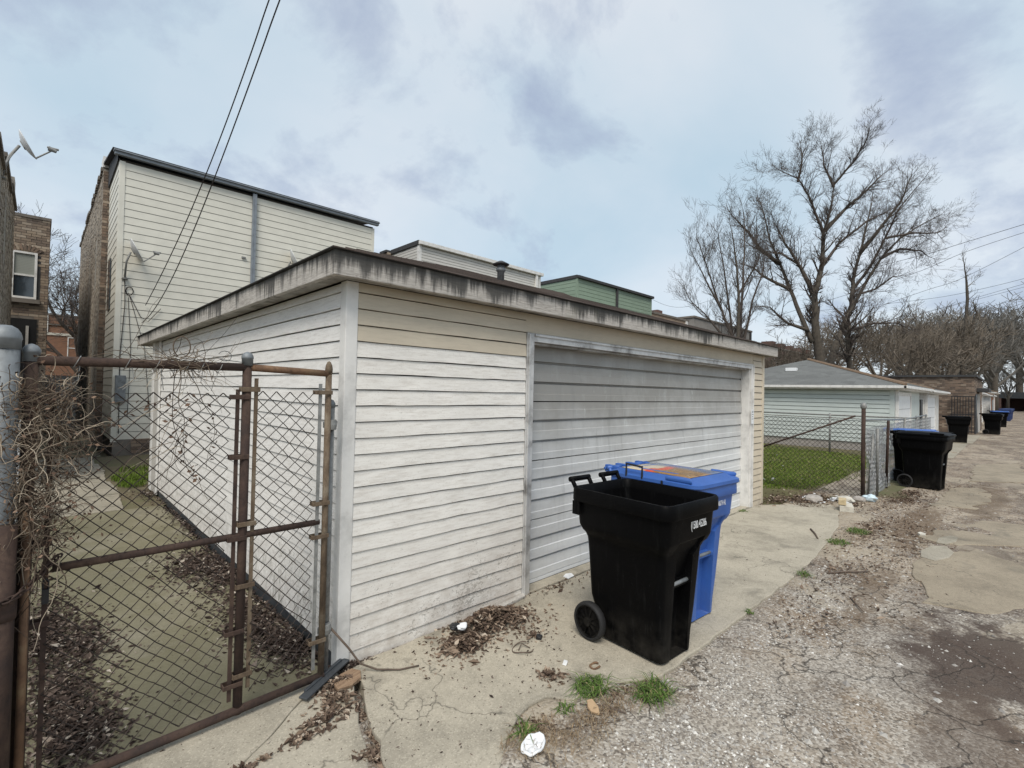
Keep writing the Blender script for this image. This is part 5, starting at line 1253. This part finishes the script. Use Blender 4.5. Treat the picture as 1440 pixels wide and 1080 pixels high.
for i, (x, y, pr_, sc) in enumerate(((52, 3.5, 0, .80), (58, 6.5, 0, .95), (64, 2.5, 0, .95), (70, 5.0, 0, 1.05), (78, 3.2, 0, 1.1), (62, 12, 0, 1.0), (74, 13, 0, 1.1), (88, 1.5, 1, .9), (84, 8, 1, 1.1), (95, 5, 1, 1.1), (98, -.5, 1, 1.25), (106, 3, 1, 1.5), (112, 8, 1, 1.5), (116, .5, 1, 1.5), (120, -4.5, 1, 1.5), (124, 4, 1, 1.6), (127, -1.5, 1, .75), (128, 3, 1, .8), (129, -6, 1, .8), (146, -3, 1, 1.9), (146, 5, 1, 1.9), (150, 1, 1, 1.7))):
    place_tree(protos[pr_], (x, y, 0), R.random()*6.3, sc, TB if pr_ == 0 else TG, 'tree mass along the far alley')
tr, q = gen_tree(12, .9, 'twig', 4, .008)
t = thing('bare_tree', 'x', 'tree'); tr.build('trunk', 'bark', t, True); q.build('crown', 'twig', t, kind='stuff')
place_tree(t, (.6, 39, 0), 1.0, 1.0, 'bare tree seen between the left brick walls', 'trees behind the houses')
for x, y, s, w_ in ((44, 9.5, .6, 'rightmost'), (38, 11, .5, 'leftmost'), (48, 11, .62, 'middle')): place_tree(protos[0], (x, y, 0), R.random()*6, s, w_+' of the three low bushy trees round the tall tree foot', 'shrubby trees behind the mint garage')

ORD = 'first second third fourth fifth sixth seventh eighth ninth tenth eleventh twelfth thirteenth fourteenth fifteenth sixteenth'.split()
for lb in (TB, TG):
    for i_, o_ in enumerate(sorted([o_ for o_ in bpy.data.objects if o_.get('label') == lb], key=lambda o_: -(o_.location.y-CP.y)/(o_.location.x-CP.x))): o_['label'] = lb+', '+ORD[i_]+' from left'
# ------------------------------------------------------------------ overhead wires
def wire(pts, r, label, group, n=5):
    P_ = [Vector(p) for p in pts]; dn = []
    for i in range(len(P_)-1):
        a, b, c, d = P_[max(0, i-1)], P_[i], P_[i+1], P_[min(len(P_)-1, i+2)]
        for j in range(8):
            t = j/8; dn.append(.5*((2*b)+(c-a)*t+(2*a-5*b+4*c-d)*t*t+(3*b-a-3*c+d)*t**3))
    dn.append(P_[-1]); q = MB(); q.tube(dn, r, n); o = q.build('overhead_wire', 'wire'); tag(o, label, 'wire', group)
def drop(L_): return [PY(u, v, y) for u, v, y in L_]
def drop_wire(pts, dxo, label):
    """a service drop lies in one vertical plane through its house end and a pole across the alley; heights follow a parabola"""
    A_ = Vector((.44+dxo, 12.05, 0)); D_ = Vector((.76, -19.55, 0)).normalized(); n_ = Vector((-D_.y, D_.x, 0)); S_ = []; Z_ = []
    for u, v in pts:
        d = ray(u, v); p = CP+d*((A_-CP).dot(n_)/d.dot(n_)); S_.append((p-A_).dot(D_)); Z_.append(p.z)
    c = np.polyfit(S_, Z_, 3); ss = list(np.linspace(0, max(S_), 18)); zs = [np.polyval(c, s_) for s_ in ss]; sl = (zs[-1]-zs[-2])/(ss[-1]-ss[-2])
    P_ = [A_+D_*s_+Vector((0, 0, z_)) for s_, z_ in zip(ss, zs)]
    for e in (1.5, 4, 8): P_.append(A_+D_*(ss[-1]+e)+Vector((0, 0, zs[-1]+sl*e*.9)))
    wire(P_, .009, label, 'service drops')
drop_wire([(204, 430), (225, 392), (240, 357), (286, 255), (322, 160), (350, 85), (378, 0)], 0, 'left one of the two cables dropping to the cream building')
drop_wire([(200, 452), (222, 432), (258, 352), (297, 260), (337, 160), (365, 85), (391, 0)], -.06, 'right one of the two cables dropping to the cream building')
WL = [((1500, 297), (1350, 343), (1300, 358), (1180, 388)), ((1500, 308), (1364, 352), (1275, 388), (1100, 442)), ((1500, 316), (1358, 389), (1300, 409), (1190, 447)), ((1500, 376), (1386, 405), (1300, 421), (1150, 437)), ((1500, 382), (1385, 415), (1320, 434), (1210, 460)),
      ((1500, 388), (1370, 422), (1300, 440), (1200, 466)), ((1500, 400), (1384, 434), (1330, 452), (1230, 480)), ((1500, 410), (1380, 443), (1330, 458), (1240, 488)), ((1500, 422), (1395, 442), (1340, 462), (1262, 482))]
for i, w_ in enumerate(WL):
    dz = (22, 26, 30, 36, 40, 42, 46, 50, 52)[i]; wire([PD(u, v, dz+k*(2.5 if i < 3 else 5)) for k, (u, v) in enumerate(w_)], .012 if i < 3 else .014, ('highest', 'second highest', 'third highest', 'fourth highest', 'fifth highest', 'sixth highest', 'seventh highest', 'eighth highest', 'lowest')[i]+' of the wires slanting from the right edge behind the trees', 'wires slanting in from the right')
wire([PD(905, 415, 36), PD(960, 432, 38), PD(1030, 424, 40), PD(1060, 418, 41)][:2]+[PD(1050, 405, 42)], .010, 'thin wire from the green wing toward the slender tree', 'wires behind the garage roof')

# ------------------------------------------------------------------ litter, gravel, weeds, debris
def leaf_heap(name, label_kind, spots, n, mat, size=(.018, .045), hmax=.05):
    q = MB()
    for i in range(n):
        cx, cy, rx, ry, hh, zb = R.choices([s[:6] for s in spots], [s[6] for s in spots])[0]
        a = R.random()*6.283; rr = min(2.4, abs(R.gauss(0, .72))) if hh else math.sqrt(R.random())*1.2; x, y = cx+rx*rr*math.cos(a), cy+ry*rr*math.sin(a)
        z = zb+hh*max(0, 1-rr*rr)*R.random()**.6+.004; s = R.uniform(*size)*(1.75 if R.random() < .07 else 1)
        if y > -.03 and 0 < x < 7.1: y = -.03-abs(jit(.04))
        if x > -.03 and y > -.03 and y < 7 and x < .5: x = -.03-abs(jit(.05))
        nrm = Vector((jit(.7), jit(.7), 1)).normalized(); u = nrm.orthogonal().normalized(); u.rotate(Matrix.Rotation(R.random()*6.28, 3, nrm)); v = nrm.cross(u); cu = nrm*s*R.uniform(.1, .9); c = Vector((x, y, z))
        q.add([c-u*s, c-v*s*.42+cu*.4, c+u*s*.2+v*s*.1-cu*.2, c+v*s*.45+cu*.5, c+u*s+cu*.3], [(0, 1, 2), (0, 2, 3), (1, 4, 2), (2, 4, 3)], min(1, max(0, R.gauss(.50, .27))))
    o = q.build(name, mat, kind='stuff'); return o
leaf_heap('leaf_pile', '', [(1.03, -.21, .30, .15, .11, 0, 6), (.72, -.33, .20, .13, .05, 0, 2.5), (1.26, -.24, .19, .18, .05, 0, 2.0), (.9, -.36, .5, .2, .01, 0, .35)], 3000, 'leaf', (.010, .027))
leaf_heap('leaf_litter', '', [(-.20, .95, .20, .75, .05, -.01, 4), (-.14, .45, .15, .32, .05, -.01, 2), (-.16, 2.2, .20, .70, .06, -.01, 4), (-.02, 4.2, .18, 2.4, .03, -.01, 2), (-.12, 6.5, .2, .5, .03, -.01, .6), (-.30, 2.5, .25, .5, .03, -.01, 2)], 7500, 'leaf_wet', (.008, .026))
leaf_heap('leaf_litter', '', [(-1.30, 1.55, .20, .95, .05, -.01, 4), (-1.24, .50, .17, .55, .05, -.01, 4), (-1.14, .25, .14, .2, .02, -.01, .9), (-1.12, 1.35, .16, .5, .02, -.01, 1.2), (-1.38, 4.3, .12, 2.2, .04, -.01, 1)], 6500, 'leaf_wet', (.008, .025))
leaf_heap('leaf_litter', '', [(-.09, -.18, .12, .06, .03, 0, 2), (-.15, -.31, .10, .10, .022, 0, 2), (-.27, -.42, .13, .055, .014, 0, 2), (-.39, -.49, .14, .04, .008, 0, .8), (-.09, -.47, .022, .10, .0, -.03, 1.1), (-.15, -.66, .03, .10, .0, -.03, 1.3), (-.24, -.79, .09, .085, .015, -.02, 3.0), (-.70, -.5, .16, .025, .006, 0, .7)], 1500, 'leaf', (.008, .024))
leaf_heap('leaf_litter', '', [(.5, -1.22, .20, .13, .02, -.015, 3), (.82, -1.36, .28, .13, .015, -.015, 3), (1.05, -1.32, .22, .10, .015, -.015, 2), (.90, -.95, .09, .09, .02, 0, 1.2), (1.17, -.55, .15, .08, .02, 0, .8), (1.9, -.1, .5, .10, .01, .006, .8), (.6, -1.5, .4, .2, .0, -.02, 1.2)], 1300, 'leaf', (.008, .022))
leaf_heap('leaf_litter', '', [(8.0, -.5, .75, .35, .05, -.01, 6), (7.6, -.1, .6, .3, .03, -.01, 2), (8.2, -1.05, .5, .15, .02, -.01, 1), (9.3, -1.55, 1.1, .45, .02, -.015, 2.5), (10.2, -1.55, .6, .25, .04, -.015, 2), (6.6, -1.55, 1.2, .22, .01, -.015, 1.5), (7.6, -1.7, 1.6, .35, .0, -.015, 1.5)], 4600, 'leaf', (.010, .03))
leaf_heap('leaf_litter', '', [(6.0, -1.75, 1.4, .35, 0, .0, 3), (8.4, -1.8, 1.5, .45, 0, .0, 3), (5.2, -2.2, 1.5, .3, 0, .0, 1.5), (10.5, -2.1, 1.6, .35, 0, .0, 1.5), (3.6, -1.75, 1.0, .2, 0, 0, 1.5)], 2600, 'leaf', (.006, .02))
# scattered crumbs over the apron
leaf_heap('litter_crumbs', '', [(.6, -.75, .7, .35, 0, .003, 3), (2.0, -.6, 1.5, .6, 0, .003, 2), (4.5, -.7, 2.5, .6, 0, .003, 2), (-.6, -.8, .7, .35, 0, .0, 1.5), (-.75, .8, .6, 1.6, 0, -.01, 6), (-.7, 3.2, .6, 1.6, 0, -.012, 3)], 1000, 'leaf_wet', (.003, .011))
# gravel
q = MB()
def stone(x, y, z, s, tn):
    a = R.random()*6.28; e = [R.uniform(.6, 1.15) for _ in range(6)]; c, d = math.cos(a), math.sin(a)
    vs = [(x+s*e[0]*c, y+s*e[0]*d, z), (x-s*e[1]*d*.8, y+s*e[1]*c*.8, z), (x-s*e[2]*c, y-s*e[2]*d, z), (x+s*e[3]*d*.8, y-s*e[3]*c*.8, z), (x+jit(s*.3), y+jit(s*.3), z+s*.62*e[4])]
    q.add(vs, [(0, 1, 4), (1, 2, 4), (2, 3, 4), (3, 0, 4)], tn)
zones = [(.9, -1.75, .9, .28, 5.0), (1.9, -1.66, .9, .22, 3.6), (3.2, -1.75, 1.3, .30, 4), (5.2, -1.75, 1.3, .3, 2.2), (.75, -2.0, 1.0, .35, 7), (2.6, -2.35, 2.4, .7, 3.0), (7, -2.2, 3, .8, 1.6), (1.5, -2.0, 1.2, .4, 2.0), (7.6, -1.5, 1, .3, 1.0)]
cnt = 0
while cnt < 20000:
    cx, cy, rx, ry, _ = R.choices(zones, [z_[4] for z_ in zones])[0]; x, y = R.gauss(cx, rx*.55), R.gauss(cy, ry*.6)
    if inpoly(x, y, APRON) or y > -1.0: continue
    if fbm(x, y, 2.2) < -.18: continue
    stone(x, y, alley_z(x, y)-.002, min(.016, R.expovariate(1/.0036)+.0028), min(1, max(0, R.gauss(.56, .26)))); cnt += 1
for i in range(420):
    x, y = R.uniform(.6, 10), -1.5-abs(R.gauss(0, .55))
    if inpoly(x, y, APRON): continue
    stone(x, y, alley_z(x, y)-.003, R.uniform(.012, .030)*(1.3 if R.random() < .1 else 1), min(1, max(0, R.gauss(.4, .25))))
q.build('gravel', 'gravel', kind='stuff')
# dry grass thatch at the apron's broken edge
def blades(name, mat, spots, n, hgt, wid, lie=.5, tone=(.5, .25), zf=None, parent=None):
    q = MB()
    for i in range(n):
        cx, cy, rx, ry, w_ = R.choices(spots, [s[4] for s in spots])[0]; a = R.random()*6.283; rr = math.sqrt(R.random()); x, y = cx+rx*rr*math.cos(a), cy+ry*rr*math.sin(a)
        z = zf(x, y) if zf else -.012; h = hgt*R.uniform(.5, 1.3); b = R.random()*6.283; lean_ = Vector((math.cos(b), math.sin(b), 0))*h*lie*R.uniform(.4, 1.6); sd_ = Vector((-math.sin(b), math.cos(b), 0))*wid*R.uniform(.6, 1.2)
        p = Vector((x, y, z)); m1 = p+lean_*.35+Vector((0, 0, h*.6)); tp = p+lean_+Vector((0, 0, h*.85*max(.15, 1-lie*.5)))
        q.add([p-sd_, p+sd_, m1+sd_*.8, m1-sd_*.8, tp], [(0, 1, 2, 3), (3, 2, 4)], min(1, max(0, R.gauss(*tone))))
    return q.build(name, mat, parent, kind='stuff')
blades('dry_grass', 'straw', [(.45, -1.24, .20, .12, 3), (.8, -1.36, .25, .10, 3), (.62, -1.4, .3, .1, 2), (1.1, -1.4, .2, .08, 1.5), (7.9, -.7, .8, .2, 3), (9.0, -1.4, 1.0, .3, 3), (5.9, -1.5, .9, .15, 2)], 1500, .035, .0016, 2.0, zf=alley_z)
blades('grass', 'grass', [(12.6, 3.6, 5.2, 4.2, 10), (11, .9, 2.4, 1.2, 3), (14.6, 1.3, 2.2, 2.0, 3), (9.6, 1.6, 1.4, 1.8, 2.5), (9.5, 3.5, 1.5, 1.8, 1.5)], 60000, .065, .007, .6, (.54, .30), lambda x, y: -.03+.03*fbm(x, y, .7))
blades('grass', 'grass', [(-.10, 8.3, .32, .45, 3), (.12, 9.3, .35, .35, 1), (-.2, 7.6, .2, .3, 1)], 1500, .12, .005, .7, (.4, .25), lambda x, y: -.02)
leaf_heap('paper_scraps', '', [(10.2, .9, 1.2, .7, 0, .06, 1), (12.5, 2.5, 2.5, 1.6, 0, .06, 1)], 20, 'paper', (.02, .06))
def weed(label, x, y, n, h, r):
    o = blades('weed', 'weed', [(x, y, r, r*.8, 1)], int(n*.9), h*.6, .0032, 2.0, (.45, .30), alley_z); del o['kind']; tag(o, label, 'weed', 'weeds in the apron edge'); return o
weed('bushy green weed nearest the black cart front', 1.215, -1.455, 260, .085, .11); weed('green weed at the apron edge left of the wood chip pair', .985, -1.19, 250, .09, .11)
weed('small bright weed beside the white plate on the ground', .425, -1.20, 90, .07, .035); weed('farther grass tuft by the apron end, nearest the fence', 6.3, -1.47, 240, .07, .15); weed('grass tuft by the apron end, left of the farther one', 5.55, -1.42, 200, .07, .14)
weed('tiny weed along the straight apron edge', 4.02, -1.47, 80, .06, .06); weed('small weed at the foot of the right door jamb', 6.25, -.06, 60, .07, .07); weed('sparse low weed in dry litter beside the wood chip', .72, -1.21, 60, .04, .05)
weed('tiny sprig at the apron edge beside the blue cart', 2.75, -1.43, 40, .04, .03)
# white crushed lid
q = MB(); n = 26; rings = []
for r_, h in ((.001, .006), (.030, .008), (.046, .006), (.052, .016), (.060, .018), (.064, .010), (.060, .004)):
    rings.append([(r_*1.25*math.cos(2*math.pi*j/n)*(1+.03*math.sin(j*.8)), r_*.80*math.sin(2*math.pi*j/n), h+.005*math.sin(3*j*.5+r_*9)) for j in range(n)])
q.loft(rings, True, False); ob = q.build('paper_plate', 'paper', None, True); ob.location = (.385, -1.292, .012); ob.rotation_euler = (.05, -.04, .2); tag(ob, 'crumpled white paper plate lying in the dry grass', 'plate')
def chunk(name, label, cat, mat, loc, poly, h, rz=0, tilt=(0, 0), bev=.004):
    q = MB(); q.prism(poly, 0, h)
    for i in range(len(q.v)): x, y, z = q.v[i]; q.v[i] = (x+jit(.004), y+jit(.004), z+jit(h*.12) if z > 0 else z)
    o = q.build(name, mat, None, bevel=bev); o.location = loc; o.rotation_euler = (tilt[0], tilt[1], rz); tag(o, label, cat); return o
k = NM('split_plywood', .85); gr_ = k.noise(k.vec(scale=(3, 26, 3)), 3, 5, .7, .8); k.col(k.ramp(gr_, [(.3, (.17, .105, .065)), (.5, (.29, .195, .125)), (.7, (.38, .27, .18))])); k.bump(gr_, .5, .006); M['plywood'] = k.m
chunk('plywood_scrap', 'flat brown plywood scrap lying at the garage corner', 'board', 'plywood', (-.045, -.185, .004), [(-.10, -.045), (-.02, -.075), (.06, -.065), (.115, -.01), (.10, .05), (.02, .06), (-.06, .04)], .02, .35, (.03, .05))
chunk('wood_chip', 'light brown torn cardboard piece between the two weeds', 'cardboard', 'card', (.825, -1.315, .016), [(-.05, -.025), (.0, -.03), (.055, -.01), (.045, .02), (.0, .025), (-.035, .02)], .012, .9, (.1, -.1), .002)
q = MB(); q.bar((-.30, -.215, .025), (.03, -.035, .045), .055, .012); q.bar((-.27, -.17, .03), (.0, -.03, .05), .02, .02); ob = q.build('metal_strip', 'metal_dark', None, bevel=.003); tag(ob, 'dark bent metal strip lying under the gate end', 'metal strip')
def sticks(name, label, pts, r, mat='stick', cat='stick'):
    q = MB(); q.tube(pts, r if isinstance(r, list) else [r*(1-.4*i/len(pts)) for i in range(len(pts))], 6); o = q.build(name, mat, None, True); tag(o, label, cat)
sticks('cable', 'dark rod leaning from the gate to the concrete before the garage', [(-.10, -.09, .30), (.0, -.13, .16), (.06, -.16, .06), (.14, -.22, .02), (.25, -.30, .012), (.36, -.34, .012)], .007)
sticks('stick', 'long thin stick lying on the alley gravel', [GZ(1163, 806), GZ(1190, 804, .006), GZ(1221, 804, .01)], .009)
sticks('stick', 'forked dark twig on the alley, nearest the camera', [GZ(1195, 840), GZ(1205, 850, .01), GZ(1214, 860, .012)], .006); sticks('twig', 'thin twig crossing the forked dark twig', [GZ(1197, 842, .01), GZ(1207, 836, .02), GZ(1220, 840)], .004)
sticks('stick', 'short dark stick on the far part of the apron', [GZ(1140, 744, .012), GZ(1146, 750, .016), GZ(1150, 757, .012)], .012)
sticks('stick', 'dry weed stalk by the cardboard piece', [GZ(880, 1003, .01), GZ(850, 992, .02), GZ(815, 990, .012)], .004)
q = MB(); q.tube([(1.18+.035*math.cos(a), -1.07+.028*math.sin(a), .010+.004*math.sin(3*a)) for a in np.linspace(0, 5.2, 14)], .0065, 6); ob = q.build('rusty_ring', 'rust_warm'); tag(ob, 'small open rusty ring on the concrete by the black cart', 'ring')
q = MB(); q.tube([(.985+.075*math.cos(a), -.625+.065*math.sin(a), .012+.01*math.sin(2*a)) for a in np.linspace(.5, 5.6, 18)], .004, 5); q.tube([(.95, -.62, .01), (1.0, -.60, .03), (1.03, -.65, .01)], .004, 5); ob = q.build('twig_loop', 'stick'); tag(ob, 'curled dark vine twig on the concrete left of the cart wheel', 'twig')
chunk('rubber_scrap', 'black lump on the concrete left of the cart wheel', 'scrap', 'black', (1.17, -.60, .004), [(-.02, -.02), (.02, -.022), (.026, .01), (.0, .024), (-.024, .01)], .026, .4)
chunk('carton', 'tiny white carton lying among the dry crumbs', 'carton', 'paper', (1.06, -.925, .004), [(-.018, -.013), (.018, -.012), (.017, .014), (-.018, .013)], .02, .6, (.2, .1), .001)
chunk('paper_sheet', 'flat white paper scrap at the foot of the grey door', 'paper', 'paper', (2.22, .0, .013), [(-.07, -.03), (.02, -.045), (.075, .0), (.02, .04), (-.05, .03)], .004, .3, (0, 0), 0)
def crumple(name, label, cat, mat, loc, size, sq=.6, fr=22):
    bm = bmesh.new(); bmesh.ops.create_icosphere(bm, subdivisions=3, radius=size)
    for v in bm.verts: v.co *= 1+.55*noise.noise(v.co*fr+Vector(loc)*7); v.co.z *= sq
    me = bpy.data.meshes.new(name); bm.to_mesh(me); bm.free(); me.materials.append(M[mat]); o = bpy.data.objects.new(name, me); COL.objects.link(o); o.location = loc; tag(o, label, cat); return o
crumple('wrapper', 'crumpled white wrapper sitting on the leaf pile', 'wrapper', 'paper', (.775, -.235, .085), .035, .55, 34)
crumple('plastic_scrap', 'black plastic scrap behind the white wrapper on the leaf pile', 'scrap', 'black', (.735, -.205, .085), .036, .6, 34)
# stones, bricks and rubbish near the right fence post
chunk('stone_block', 'squared grey stone block at the apron end under the tan brick', 'stone', 'stone', (7.62, -1.06, -.01), [(-.17, -.09), (.17, -.10), (.19, .06), (-.15, .09)], .10, .3)
k = simple('tan_brick', (.52, .42, .26), .9, 0, .2, 20, .3); M['tan_brick'] = k
chunk('loose_brick', 'tan brick lying on the grey stone block', 'brick', 'tan_brick', (7.56, -1.03, .10), [(-.10, -.05), (.10, -.05), (.10, .05), (-.10, .05)], .075, .2)
for i, (x, y, s, mt, lab) in enumerate(((8.3, -.93, .13, 'stone', 'whitish stone left of the fence post foot'), (8.62, -1.04, .10, 'concrete_wall', 'grey stone close to the fence post foot'), (7.98, -.98, .08, 'paper', 'white paper crumple behind the stone block'), (7.9, -.55, .14, 'concrete_wall', 'dark rounded rock in the dry litter by the fence'))):
    q = MB(); bm = bmesh.new(); bmesh.ops.create_icosphere(bm, subdivisions=2, radius=s)
    for v in bm.verts: v.co *= 1+.3*noise.noise(v.co*9+Vector((i*3, 0, 0))); v.co.z *= .55
    me = bpy.data.meshes.new('rock'); bm.to_mesh(me); bm.free(); me.materials.append(M[mt]); o = bpy.data.objects.new('rock' if 'paper' not in lab else 'crumpled_paper', me); COL.objects.link(o); o.location = (x, y, s*.3); o.rotation_euler.z = i; tag(o, lab, 'stone' if 'paper' not in lab else 'paper')
q = MB(); bm = bmesh.new(); bmesh.ops.create_icosphere(bm, subdivisions=3, radius=.10)
for v in bm.verts: v.co *= 1+.45*noise.noise(v.co*16); v.co.z *= .6
me = bpy.data.meshes.new('bag'); bm.to_mesh(me); bm.free(); me.materials.append(simple('pale_blue_plastic', (.60, .72, .78), .35, 0, .2, 14, .3)); o = bpy.data.objects.new('plastic_bag', me); COL.objects.link(o); o.location = (8.78, -1.17, .05); tag(o, 'crumpled pale blue plastic bag at the fence post foot', 'bag')
leaf_heap('paper_scraps', '', [(8.3, -.75, .5, .12, .03, 0, 2), (8.0, -.45, .5, .2, .03, 0, 1)], 70, 'paper', (.015, .05))
chunk('asphalt_slab', 'flat broken concrete slab lying on the alley, nearer of two', 'slab', 'concrete_walk', (5.9, -2.27, -.012), [(-.36, -.06), (-.1, -.13), (.22, -.12), (.42, -.02), (.30, .10), (-.02, .13), (-.30, .07)], .03, -.1, (0, 0), .006)
chunk('asphalt_slab', 'thin broken concrete slab lying on the alley, farther of two', 'slab', 'concrete_walk', (6.7, -2.3, -.012), [(-.26, -.05), (.0, -.09), (.26, -.05), (.28, .03), (.0, .08), (-.24, .04)], .028, -.15, (0, 0), .006)
chunk('pebble', 'pale stone beside the thin alley slab', 'stone', 'stone', (6.75, -2.06, -.01), [(-.06, -.03), (.02, -.04), (.07, 0), (.02, .04), (-.05, .03)], .04, .3)
chunk('paper_sheet', 'white torn paper strip lying out on the alley', 'paper', 'paper', (4.5, -2.42, -.006), [(-.07, -.02), (.02, -.03), (.08, .0), (.0, .025), (-.06, .02)], .008, -.5, (0, 0), 0)
chunk('paper_sheet', 'small white paper bit on the dark alley stain', 'paper', 'paper', (3.05, -2.50, -.006), [(-.025, -.012), (.02, -.015), (.03, .01), (-.02, .015)], .006, .4, (0, 0), 0)
chunk('wood_plank', 'grey split plank lying at the foot of the left jamb', 'plank', 'timber', (1.42, -.06, .004), [(-.18, -.03), (.16, -.025), (.2, .02), (-.16, .03)], .025, .12)
print('TRIS', sum(sum(p.loop_total-2 for p in o.data.polygons) for o in bpy.data.objects if o.type == 'MESH'))
